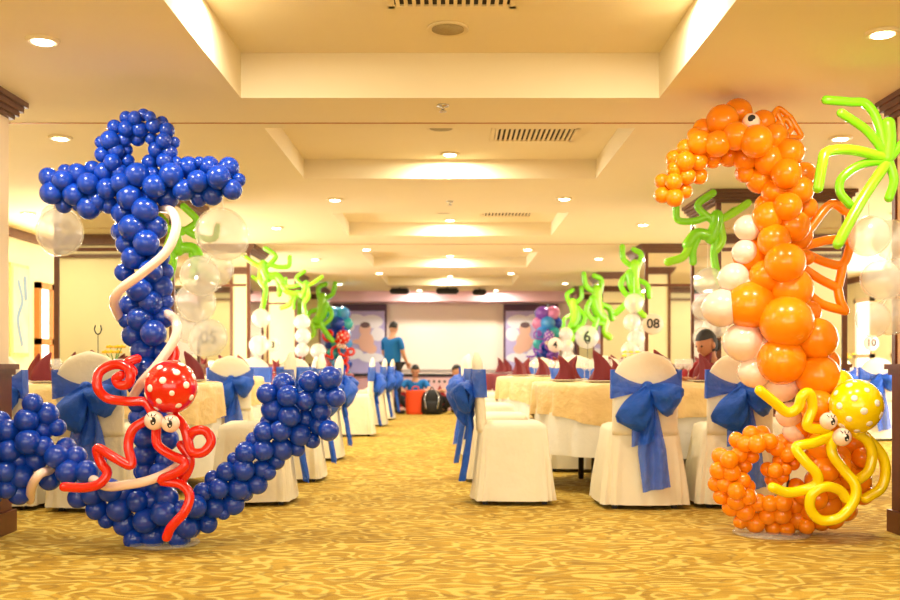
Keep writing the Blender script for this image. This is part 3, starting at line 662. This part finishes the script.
def dotted_head(parent, c, r, m, seed, eyes):
    bm = bmesh.new(); ball(bm, c, r, 36, 24, (1,1,1.03)); ball(bm, Vector(c)+Vector((0,0,-r*1.05)), r*.12, 10, 8)
    rnd = random.Random(seed); N = 34
    for k in range(N):
        z = 1-2*(k+.5)/N; a = k*2.39996+seed; rr = math.sqrt(1-z*z); d = Vector((rr*math.cos(a), rr*math.sin(a), z)).normalized()
        q = d.to_track_quat('Z', 'Y'); sz = r*rnd.uniform(.1, .145); nn = 14; cc = Vector(c)+Vector((d.x, d.y, d.z*1.03))*r
        rings(bm, [[cc+q@Vector((sz*f*math.cos(2*PI*i/nn), sz*f*math.sin(2*PI*i/nn), h+.001-(sz*f)**2/(2*r))) for i in range(nn)] for f, h in ((1,-.002),(1,.0012),(.5,.0014),(.05,.0014))], cap0=False, mi=1)
    hd = fin(bm, 'head', [m, M['dot']], parent)
    for (ec, er) in eyes:
        bm = bmesh.new(); ball(bm, ec, er, 20, 14); e = fin(bm, 'eye', M['whiteb'], parent)
        bm = bmesh.new(); ball(bm, Vector(ec)+Vector((.1*er,-er*.78,.0)), er*.48, 16, 10, (.8,.5,1.0)); p = fin(bm, 'pupil', M['ink'], e)
        bm = bmesh.new(); ball(bm, Vector(ec)+Vector((-.02*er,-er*1.0,er*.2)), er*.13, 8, 6); ball(bm, Vector(ec)+Vector((.2*er,-er*.98,-er*.2)), er*.09, 8, 6); fin(bm, 'eye_glint', M['dot'], e)
        bm = bmesh.new()
        for kk in (-1,0,1): tube(bm, [Vector(ec)+Vector((kk*.28*er, -er*.93, er*.5)), Vector(ec)+Vector((kk*.45*er,-er*.8,er*.72))], er*.05, n=6, sub=2)
        fin(bm, 'eyelashes', M['ink'], e)
def octopus(name, lab, D, hc, hr, eyes, tents, key, ox, oy, sc, rpx, seed):
    c = W(hc[0], hc[1], D); root = empty(name, c, lab, 'balloon octopus')
    dotted_head(root, (0,0,0), hr/F*D, M[key], seed, [(W(e[0], e[1], D-.085)-c, e[2]/F*D) for e in eyes])
    for t in tents:
        pts = []; m_ = len(t)
        for i, p in enumerate(t):
            yo = p[2] if len(p) > 2 else -.01+.012*math.sin(i*1.3)
            pts.append((ox+p[0]/sc, oy+p[1]/sc, yo))
        bm = bmesh.new(); ptube(bm, pts, D, c, rpx, sub=7); fin(bm, 'tentacle', M[key], root)
    return root
DO = 4.80
# pixel lists describe the front view of the twisted balloons; third value is the depth offset in metres
red = octopus('balloon_octopus', 'red balloon octopus with white polka-dot head clinging to the blue anchor', DO, (171,387), 26,
  [(154,420.5,9.5),(170.5,423.5,9)],
  [[(215,215),(195,188),(150,186),(98,178,-.0),(72,150),(76,112),(108,92),(140,93),(158,112),(152,140),(130,143),(120,128),(132,118)],
   [(200,235,.02),(165,258),(152,300),(160,352),(120,335),(72,308),(80,345),(97,372),(78,400),(40,411),(-15,409)],
   [(225,255,.02),(228,298),(262,325),(300,345),(285,368),(238,392),(288,402),(312,432),(298,475),(265,512),(252,540)],
   [(275,225,.03),(298,255),(308,290),(318,318),(348,318),(368,290),(352,263),(322,265),(305,290,.03)],
   [(290,300,.04),(312,335,.04),(308,365,.04),(290,395,.04)],
   [(240,120,.1),(272,70,.12),(268,40,.12)], [(165,110,.1),(150,86,.1),(175,75,.12)]], 'red', 70, 330, 2.607, 4.9, 1)

# --- orange seahorse
DS = 5.40
horse = empty('balloon_seahorse', W(790, 533, DS).xy.to_3d(), 'tall orange balloon seahorse with white belly and curled tail standing at right', 'balloon sculpture')
S = zc([(350,92,50),(290,125,56),(215,160,38),(345,185,48),(270,215,45),(200,210,42),(425,205,55),(450,130,42),(500,190,46),(478,280,54),(560,250,48),(380,275,42),(315,265,36),(250,275,32),(142,285,34),(100,275,30),(145,235,32),(195,285,32),(100,318,28),(95,367,30),(150,345,29),(197,345,28),(50,365,26),(50,420,28),(98,430,32),(140,405,25),(440,360,46),(545,335,52),(615,335,40),(380,330,34),(500,405,46),(597,400,48),(550,467,48),(472,510,54),(575,545,54),(625,470,38),(465,460,38),(185,185,30),(240,240,30),(405,150,40)], 650, 90, 4)
S += zc([(262,38,50),(300,115,58),(182,90,54),(232,165,50),(322,208,64),(178,265,72),(305,325,76),(410,385,62),(288,462,70),(415,515,64),(385,290,36),(440,470,44),(345,20,44),(225,0,50),(380,100,20),(250,215,34),(360,400,40)], 700, 230, 3.53)
tail = [(212,218,25),(175,218,25),(125,240,24),(155,255,26),(195,255,28),(238,245,25),(265,270,25),(245,262,22),(285,245,24),(312,268,22),(300,292,24),(318,322,20),(275,312,24),(292,340,20),(258,345,24),(232,340,22),(282,365,20),(242,375,18),(265,378,20),(70,295,26),(100,308,28),(135,290,26),(65,345,28),(108,352,28),(150,328,24),(55,390,25),(88,390,28),(145,380,26),(75,432,26),(125,415,28),(165,400,22),(108,470,28),(155,485,30),(125,450,28),(165,435,26),(200,455,28),(190,525,30),(232,500,28),(140,520,22),(240,458,26),(250,540,24),(280,495,30),(298,543,26),(285,455,28),(335,510,34),(325,460,30),(365,535,26),(380,480,34),(415,520,28),(355,430,30),(400,440,34),(435,460,42),(330,400,26),(455,505,36),(500,480,34),(440,400,40),(480,370,40),(430,340,42),(400,300,38),(420,260,44),(470,300,42),(515,320,44),(500,370,40),(545,380,36),(520,420,38),(555,425,34),(490,440,36),(565,395,22),(440,130,50),(400,120,50),(385,170,40),(340,205,36),(370,225,40),(430,190,42),(530,250,40),(560,300,34),(400,380,36),(395,410,30),(178,295,22),(210,235,20),(480,330,34)]
S += zc([(x,y,r*.96) for x, y, r in tail], 700, 370, 3.43)
pathsS = [[(672,190),(690,160),(720,138),(755,133),(782,155),(793,195),(782,245),(778,290),(790,330),(803,375),(820,420),(832,460),(815,495),(775,508),(745,500),(727,475),(735,450),(760,440),(785,455),(778,470)]]
sculpture(S, pathsS, DS, horse, 'orange_balloon', 'orange', keep=150, tube_k=1.3)
hb = horse.location
wb = [(748,228,14),(745,252,13),(734,278,16),(722,308,20),(744,342,21),(755,372,17),(782,386,17),(744,290,15),(762,350,18),(790,415,14),(795,432,12),(752,318,16)]
for (px, py, r) in wb:
    o = new_obj('belly_balloon', BM_['whiteb'], horse); o.location = W(px, py, DS-.05)-hb; o.rotation_euler = (0, PI/2, 0); q = .95*r/F*DS; o.scale = (q,q,q)
bm = bmesh.new(); lathe(bm, [(0,0),(.2,0),(.205,.008),(.2,.016),(0,.016)], n=40, c=(-.1,0,0)); fin(bm, 'base_plate', M['clearplastic'], horse)
bm = bmesh.new(); tube(bm, [W(785,531,DS)-hb, W(790,420,DS)-hb, W(782,300,DS)-hb], .008, n=8); fin(bm, 'support_rod', M['leg'], horse)
bm = bmesh.new(); ball(bm, W(751,122,DS-.17)-hb, 8.5/F*DS); e = fin(bm, 'eye', M['whiteb'], horse)
bm = bmesh.new(); ball(bm, W(752,119,DS-.205)-hb, 4.2/F*DS, sc=(1,.5,1)); fin(bm, 'pupil', M['ink'], e)
for pts in ([(768,122),(776,111),(780,109),(790,117)],[(790,117),(798,130),(801,136),(796,138),(784,136)],[(772,130),(784,119),(792,128),(784,136)],[(777,113),(782,124),(786,134)]):
    bm = bmesh.new(); ptube(bm, [(p[0],p[1],-.03) for p in pts], DS, hb, 2.9, sub=4); fin(bm, 'crest', M['orange'], horse)
for pts in ([(798,246),(812,226),(831,204),(848,213)],[(848,213),(851,228),(851,242)],[(798,248),(828,240),(850,240)],[(798,250),(825,262),(843,264),(851,244)],[(800,266),(820,279),(838,288)],[(838,288),(841,275),(843,264)],[(803,290),(822,304),(845,311)],[(845,311),(840,300),(838,289)]):
    bm = bmesh.new(); ptube(bm, [(p[0],p[1],.03) for p in pts], DS, hb, 4.6, sub=5); fin(bm, 'fin', M['orange'], horse)
yel = octopus('balloon_octopus', 'yellow balloon octopus with polka-dot head clinging to the orange seahorse', 5.08, (856,406), 26,
  [(828.5,421,8.5),(842,437,9)],
  [[(430,205,.03),(368,192),(385,130),(375,80),(350,90),(335,130),(300,145),(255,110),(205,70)],
   [(450,225,.03),(390,250),(330,265),(358,310),(400,355),(400,390),(360,410),(300,420),(250,403)],
   [(450,240,.02),(455,290),(495,345),(532,395),(528,450),(480,505),(415,515),(378,475),(385,425),(430,400),(478,412),(500,440)],
   [(535,215,.06),(575,245,.06),(590,290,.06),(578,345,.06),(545,375,.08)],
   [(560,220,.1),(620,285,.1),(636,345,.1),(620,405,.1),(568,440,.1)]], 'yellow', 700, 370, 3.43, 5.3, 3)
bm = bmesh.new(); ball(bm, W(838,384,5.25)-yel.location, 15/F*5.2); fin(bm, 'rear_balloon', M['yellow'], yel)

# --- green twisted balloon figures on the columns
def green_fig(root_loc, strokes, ref_d, ref_px, label, cat='balloon figure', key='green', body_r=8.5):
    r = empty('green_balloon_figure', root_loc, label, cat, 'green balloon figures on the columns')
    c = W(ref_px[0], ref_px[1], ref_d)
    for k, s in enumerate(strokes):
        bm = bmesh.new(); rr = s[0]; ptube(bm, s[1:], ref_d, c, rr, sub=6); fin(bm, 'body' if rr > 5.5 else 'limb', M['lime' if k % 3 == 2 else key], r)
    return r
near = [(4.6,(826,100),(850,102),(866,104),(878,122),(886,156)),(4.4,(841,113,-.05),(866,130,-.02),(886,154)),(5.2,(818,188,-.1),(822,165,-.1),(827,152,-.08),(852,150,-.04),(886,158)),
        (7,(888,124),(889,140),(887,158)),(4.4,(886,160),(860,165),(842,178),(840,192),(850,205)),(5.4,(886,164),(862,200,-.05),(838,244,-.1)),(4.6,(889,162),(894,180),(889,198)),(4.6,(890,158),(908,140),(925,150))]
green_fig(W(886,158,4.9), near, 4.9, (886,158), 'largest lime green balloon figure, hanging on the column at the right edge', key='green')
two = [(3.6,(676,207),(678,220),(694,221),(710,217),(716,228)),(3.8,(713,193),(699,203),(700,210),(714,222)),(3.8,(720,220),(732,214),(748,203)),(6.5,(717,216),(716,226),(711,238)),(5.8,(711,236),(697,234),(688,244)),
       (4.2,(692,238),(684,256),(668,262)),(3.8,(697,240),(693,250),(693,262)),(4.0,(716,238),(714,258),(720,284)),(4.4,(720,225),(722,240),(716,250))]
posn = []
DG = 8.15
g2 = green_fig(W(713,228,DG), two, DG, (713,228), 'bright green balloon figure on the column left of the seahorse body')
spots = [((634,274),11.85,1,'green balloon figure high on the third column, right side of aisle'),((597,299),15.68,1,'green balloon figure on the fourth column, right side of aisle'),((574,310),18.5,-1,'small looking green balloon figure on the farthest right column'),
         ((178,240),8.2,-1,'green balloon figure half behind the right arm of the anchor'),((266,272),11.9,-1,'green balloon figure on the third column, left side of aisle'),((304,290),15.0,1,'green balloon figure on the fourth column, left side of aisle'),((322,305),17.6,-1,'farthest green balloon figure on the left by the stage poster')]
three = [(3.0,(624,243),(625,256),(634,264)),(3.0,(636,246),(644,252),(640,266)),(5.6,(637,262),(636,276),(637,288)),(3.0,(636,270),(627,274),(622,284),(630,296),(640,300)),(3.4,(636,288),(630,300),(622,308),(616,313)),
         (3.2,(638,286),(644,296),(640,308),(646,316)),(2.8,(640,278),(650,284),(652,296)),(5.7,(632,272),(634,284),(639,292))]
g3 = None
for (p, d, fl, lab) in spots:
    if fl < 0 and p[0] < 310 or p[0] == 304: o = copy_tree(g2)
    elif g3 is None: o = g3 = green_fig(W(636,272,11.85), three, 11.85, (636,272), 'x')
    else: o = copy_tree(g3)
    o.location = W(p[0], p[1], d); k_ = .98 if p[0] < 310 else .95 if p[0] == 634 else 1.2; o.scale = (fl*k_, 1, k_)
    o.rotation_euler = (0, random.uniform(-.25,.25), random.uniform(-.3,.3)); tag(o, lab, 'balloon figure', 'green balloon figures on the columns')

# --- clear balloons
def clear_string(lst, lab):
    c = W(lst[0][0], lst[0][1], lst[0][3]); r = empty('clear_balloon_string', c, lab, 'clear balloons', 'strings of clear balloons')
    pts = []
    for (px, py, rr, d) in lst:
        o = new_obj('clear_balloon', BM_['clear'], r); o.location = W(px, py, d)-c; q = rr/F*d; o.scale = (q,q,q*1.05); o.rotation_euler = (random.uniform(-1,1), random.uniform(-1,1), random.uniform(0,6)); pts.append(o.location.copy())
    if len(pts) > 1:
        bm = bmesh.new(); tube(bm, [pts[0]+Vector((0,0,.3))]+pts, .002, n=5, sub=2); fin(bm, 'thread', M['dot'], r)
clear_string([(870,236,20,5.0),(893,240,20,5.1),(882,280,20,5.0),(902,276,20,5.1),(873,319,17,5.0),(892,316,19,5.1)], 'clear balloons in a double string at the right edge beside the seahorse fin')
clear_string([(708,281,14,8.0),(718,296,12,8.1),(705,308,13,8.0),(716,325,13,8.1),(704,338,11,8.0)], 'string of clear balloons hanging under the green figure left of the seahorse')
clear_string([(60,232,23,5.6),(52,215,10,5.7)], 'large clear balloon below the left arm of the anchor')
clear_string([(222,234,26,6.6),(200,276,20,6.8),(216,268,18,7.0),(196,302,20,7.0),(208,338,19,7.0),(190,325,18,7.2)], 'cluster of big clear balloons right of the anchor stem')
clear_string([(261,318,9.5,11.6),(259,345,10,11.6)], 'two clear balloons hanging by the third column on the left')
clear_string([(302,322,8,14.8),(303,336,8,14.8),(302,350,7,14.8),(318,351,8,14.8)], 'small clear balloons hanging by the fourth column on the left')
clear_string([(634,303,10,11.6),(632,322,9,11.6),(636,338,9,11.6),(630,350,9,11.6)], 'string of clear balloons beside the number eight sign')
clear_string([(566,334,7,15.2),(567,346,7,15.2),(568,356,6,15.2)], 'small clear balloons beside the number four sign')

# --- number signs
def sign(px, py, d, r_px, txt, lab, key='sign'):
    c = W(px, py, d); r = r_px/F*d; o = empty('number_sign', c, lab, 'sign')
    bm = bmesh.new(); lathe(bm, [(0,-.01),(r*.96,-.01),(r,0),(r*.96,.01),(0,.01)], n=40); b_ = fin(bm, 'disc', M[key], o); b_.rotation_euler = (PI/2, 0, 0)
    me = text_mesh(txt, r*1.25); t = new_obj('digits', me, o, M['ink'], smooth=False); t.rotation_euler = (PI/2, 0, 0); t.location = (0, -.014, 0)
    if txt in ('4', '10'):
        bm = bmesh.new(); tube(bm, [(0,.012,0),(0,.012,.3-c.z*.5),(0,.012,.79-c.z)], .004, n=8); lathe(bm, [(0,0),(.05,0),(.05,.006),(0,.008)], c=(0,.012,.788-c.z)); fin(bm, 'stand_rod', M['leg'], o)
sign(653, 324, 12.08, 10.5, '08', 'round pale sign reading 08 on the third column, right side')
sign(587, 337, 15.2, 12, '6', 'round translucent sign reading 6 on the fourth column, right side', 'clear')
sign(555, 345, 14.6, 7.5, '4', 'small round sign reading 4 before the right stage poster')
sign(273, 345, 11.6, 7, '3', 'small round translucent sign reading 3 on the third column, left side', 'clear')
sign(209, 338, 7.2, 14, '05', 'round translucent sign reading 05 right of the anchor stem', 'clear')
sign(871, 343, 13.2, 8, '10', 'round pale sign reading 10 above blue bows at the right')

# --- balloon columns flanking the stage
def bcol(x, y, lab, keys, top):
    r = empty('balloon_column', (x, y, 0), lab, 'balloon column')
    k = 0; z = .2
    while z < top:
        for a in range(4):
            an = a*PI/2+(k % 2)*PI/4; o = new_obj('balloon', BM_[keys[(k*3+a*2) % len(keys)]], r); q = .12+.01*math.sin(k); o.location = (.13*math.cos(an), .13*math.sin(an), z); o.rotation_euler = (0, -PI/2, an); o.scale = (q,q,q)
        z += .18; k += 1
    bm = bmesh.new(); lathe(bm, [(0,0),(.2,0),(.2,.02),(.01,.02),(.01,top)], n=20); fin(bm, 'stand', M['leg'], r)
    return r
bcol(-2.0, 17.9, 'blue balloon column with red octopus before the left stage poster', ['blue','blue2','blue','blue2','teal'], 1.95)
bcol(1.72, 17.7, 'blue, teal and purple balloon column before the right stage poster', ['blue2','purple','teal','pinkb','blue'], 1.98)
o = copy_tree(red); o.location = W(343, 337, 17.62); tag(o, 'distant small looking red octopus on the blue balloon column near the stage', 'balloon octopus'); o.scale = (1.0,1,1.0)
o = copy_tree(red); o.location = W(549, 336, 17.42); o.scale = (.75,.75,.75); tag(o, 'distant purple octopus with pale eyes on the balloon column right of the screen', 'balloon octopus')
def recolor(o, m):
    for ch in o.children:
        if ch.name.startswith('head') or ch.name.startswith('tentacle'):
            ch.data = ch.data.copy(); ch.data.materials[0] = m
recolor(o, M['purple'])

# ---------------------------------------------------------------- people
def skin_bm(V, E, R, sub=2):
    me = bpy.data.meshes.new('skin'); me.from_pydata([tuple(v) for v in V], E, []); ob = bpy.data.objects.new('skin', me); C.objects.link(ob)
    ob.modifiers.new('s', 'SKIN'); sd = ob.modifiers.new('d', 'SUBSURF'); sd.levels = sub; sd.render_levels = sub
    for i, r in enumerate(R):
        d = me.skin_vertices[0].data[i]; d.radius = (r if isinstance(r, tuple) else (r, r)); d.use_root = (i == 0)
    out = bpy.data.meshes.new_from_object(ob.evaluated_get(bpy.context.evaluated_depsgraph_get())); bpy.data.objects.remove(ob)
    bm = bmesh.new(); bm.from_mesh(out); return bm
def hand(bm, wr, direc, side, s=1):
    d = Vector(direc).normalized(); up = Vector((0,1,0)) if abs(d.y) < .7 else Vector((0,0,1)); a = d.cross(up).normalized()*side; b_ = d.cross(a).normalized()
    palm = Vector(wr)+d*.045; 
    g = bmesh.ops.create_uvsphere(bm, u_segments=12, v_segments=8, radius=1)
    for v in g['verts']: v.co = palm+a*v.co.x*.042+d*v.co.y*.055+b_*v.co.z*.018
    for k, L in enumerate((.062,.075,.07,.055)):
        o = a*(.03-.02*k); p = palm+d*.04+o; tube(bm, [p, p+d*L*.5+b_*.006, p+d*L+b_*.025], .009, n=8, sub=3)
    p = palm+a*.035-d*.01; tube(bm, [p, p+a*.025+d*.025, p+a*.03+d*.055], .01, n=8, sub=3)
def person(loc, rz, pose, shirt, pants, skin, long_hair, lab):
    root = empty('person', loc, lab, 'person', rz=rz)
    J = pose; V = []; E = []; R = []
    def add(p, r, par=None):
        V.append(p); R.append(r)
        if par is not None: E.append((par, len(V)-1))
        return len(V)-1
    pel = add(J['pelvis'], (.14,.10)); ch = add(J['chest'], (.15,.10), pel); nk = add(J['neck'], .05, ch); hb_ = add(J['head'], .06, nk)
    arms = {}
    for s in 'LR':
        sh = add(J['sh'+s], .05, ch); el = add(J['el'+s], .04, sh); wr = add(J['wr'+s], .026, el)
        hip = add(J['hip'+s], .085, pel); kn = add(J['kn'+s], .055, hip); an = add(J['an'+s], .038, kn); to = add(J['to'+s], .035, an)
    bm = skin_bm(V, E, R)
    H = Vector(J['head']); fd = Vector(J.get('look', (0,-1,0))).normalized(); q = fd.to_track_quat('-Y', 'Z')
    g = bmesh.ops.create_uvsphere(bm, u_segments=24, v_segments=16, radius=1)
    for v in g['verts']:
        c = v.co.copy(); k = 1-.18*max(0, -c.z); v.co = H+q@Vector((c.x*.075*k, c.y*.095*(1-.08*max(0,-c.z)), c.z*.115+.02))
    for dv, rr, sc in (((0,-.1,.0),.016,(.8,1,1.5)),((-.078,0,.01),.02,(.5,1,1.5)),((.078,0,.01),.02,(.5,1,1.5)),((0,-.088,-.045),.02,(1.2,.4,.4))):
        g = bmesh.ops.create_uvsphere(bm, u_segments=10, v_segments=8, radius=rr)
        for v in g['verts']: v.co = H+q@(Vector((v.co.x*sc[0], v.co.y*sc[1], v.co.z*sc[2]))+Vector(dv))
    for s in 'LR':
        d = Vector(J['wr'+s])-Vector(J['el'+s]); hand(bm, J['wr'+s], d, 1 if s == 'L' else -1)
    fin(bm, 'body', skin, root)
    bm = bmesh.new()
    for sx in (-1, 1): ball(bm, H+q@Vector((sx*.03,-.088,.025)), .009, 8, 6)
    fin(bm, 'eyes', M['ink'], root)
    bm = bmesh.new(); g = bmesh.ops.create_uvsphere(bm, u_segments=24, v_segments=16, radius=1)
    dele = []
    for v in g['verts']:
        c = v.co.copy()
        if (c.y < -.25 and c.z < .35) or c.z < (-.35 if not long_hair else -.6): dele.append(v)
        v.co = H+q@Vector((c.x*.083, c.y*.103+.004, c.z*.122+.026))
    bmesh.ops.delete(bm, geom=dele, context='VERTS')
    if long_hair: ball(bm, H+q@Vector((0,.1,-.02)), .05)
    fin(bm, 'hair', M['hair'], root)
    # shirt
    V.clear(); E.clear(); R.clear(); p0 = add(Vector(J['pelvis'])+Vector((0,0,-.07)), (.185,.14)); c0 = add(J['chest'], (.175,.125), p0); add(Vector(J['chest']).lerp(Vector(J['neck']), .75), .07, c0)
    for s in 'LR':
        sh = add(J['sh'+s], .068, c0); add(Vector(J['sh'+s]).lerp(Vector(J['el'+s]), .8), .058, sh)
    fin(skin_bm(V, E, R), 'shirt', shirt, root)
    V.clear(); E.clear(); R.clear(); p0 = add(Vector(J['pelvis'])+Vector((0,0,.03)), (.165,.125))
    for s in 'LR':
        h_ = add(J['hip'+s], .1, p0); k_ = add(J['kn'+s], .072, h_); add(J['an'+s], .058, k_)
    fin(skin_bm(V, E, R), 'trousers', pants, root)
    for s in 'LR':
        bm = bmesh.new(); a_ = Vector(J['an'+s]); t_ = Vector(J['to'+s]); tube(bm, [a_+(a_-t_)*.3+Vector((0,0,-.03)), (a_+t_)/2+Vector((0,0,-.02)), t_], .042, n=12, sub=4); fin(bm, 'shoe', M['black'], root)
    return root
stand = dict(pelvis=(0,0,.93), chest=(0,.02,1.25), neck=(0,0,1.45), head=(0,-.03,1.56), look=(0,-1,-.25),
  shL=(-.18,.02,1.38), elL=(-.22,-.02,1.1), wrL=(-.18,-.2,.95), shR=(.18,.02,1.38), elR=(.22,-.03,1.1), wrR=(.17,-.22,.97),
  hipL=(-.09,0,.88), knL=(-.1,-.02,.48), anL=(-.11,.02,.09), toL=(-.13,-.14,.04), hipR=(.09,0,.88), knR=(.11,0,.48), anR=(.13,.03,.09), toR=(.16,-.13,.04))
person((-1.05,18.3,0), math.radians(148), stand, M['tee'], M['trouser'], M['skin'], False, 'person standing in blue t-shirt and black trousers near the stage, arms bent forward')
sit = dict(pelvis=(0,0,.14), chest=(0,-.03,.46), neck=(0,-.06,.66), head=(0,-.1,.77), look=(0,-1,-.3),
  shL=(-.18,-.03,.59), elL=(-.28,-.18,.42), wrL=(-.2,-.38,.42), shR=(.18,-.03,.59), elR=(.28,-.18,.42), wrR=(.2,-.38,.42),
  hipL=(-.1,-.03,.14), knL=(-.3,-.36,.3), anL=(-.1,-.44,.09), toL=(-.1,-.56,.05), hipR=(.1,-.03,.14), knR=(.3,-.36,.3), anR=(.1,-.44,.09), toR=(.1,-.56,.05))
person((-.66,19.1,0), 0, sit, M['tee'], M['trouser'], M['skin'], False, 'person in blue t-shirt sitting on the floor behind the bags before the stage')
person((.22,18.7,0), math.radians(-60), sit, M['yelshirt'], M['trouser'], M['skin'], False, 'person in yellow sitting on the floor, mostly behind the right chairs')
chairsit = dict(pelvis=(0,0,.6), chest=(0,-.05,.9), neck=(0,-.08,1.08), head=(0,-.13,1.19), look=(0,-1,-.3),
  shL=(-.17,-.05,1.02), elL=(-.24,-.25,.88), wrL=(-.14,-.46,.93), shR=(.17,-.05,1.02), elR=(.26,-.26,.9), wrR=(.2,-.5,.92),
  hipL=(-.1,-.03,.6), knL=(-.13,-.42,.6), anL=(-.13,-.42,.1), toL=(-.13,-.56,.05), hipR=(.1,-.03,.6), knR=(.13,-.42,.6), anR=(.13,-.42,.1), toR=(.13,-.56,.05))
prs = person((2.1,7.84,-.05), math.radians(-58), chairsit, M['redshirt'], M['trouser'], M['skin2'], True, 'person in dark red top with tied black hair seated at the nearest right table')
prs.scale = (.93,.93,.93)
place_chair(2.12, 7.84, 122, 'covered chair under the seated person in dark red top', CG)

# bags
o = empty('orange_bag', (-.63,18.3,0), 'bright orange bag on the carpet left of the backpack', 'bag')
bm = bmesh.new(); n = 24
rings(bm, [[((.17+.03*math.sin(z*5))*math.cos(2*PI*i/n)*(1-.25*z), .1*math.sin(2*PI*i/n)*(1-.4*z), z) for i in range(n)] for z in (0,.05,.15,.28,.4,.44)]); fin(bm, 'pouch', M['bag'], o)
bm = bmesh.new(); tube(bm, [(-.07,0,.43),(-.04,0,.5),(.04,0,.5),(.07,0,.43)], .01, n=8); fin(bm, 'handle', M['bag'], o)
o = empty('backpack', (-.33,18.25,0), 'black backpack standing on the carpet beside the orange bag', 'backpack')
bm = bmesh.new(); rings(bm, [[((.2)*math.cos(2*PI*i/n)*k, .12*math.sin(2*PI*i/n)*k, z) for i in range(n)] for z, k in ((0,.85),(.05,1),(.2,1.02),(.32,.95),(.4,.75),(.45,.3))]); fin(bm, 'main_sack', M['pack'], o)
bm = bmesh.new(); rings(bm, [[(.14*math.cos(2*PI*i/n)*k, -.1+.07*math.sin(2*PI*i/n)*k, z) for i in range(n)] for z, k in ((.03,.8),(.06,1),(.18,1),(.25,.6))]); fin(bm, 'front_pocket', M['pack'], o)
for s in (-1,1):
    bm = bmesh.new(); tube(bm, [(s*.08,-.09,.42),(s*.13,-.15,.3),(s*.1,-.16,.12)], .012, n=8); fin(bm, 'strap', M['chrome'], o)
bm = bmesh.new(); tube(bm, [(-.04,0,.44),(0,0,.5),(.04,0,.44)], .01, n=8); fin(bm, 'grab_handle', M['pack'], o)
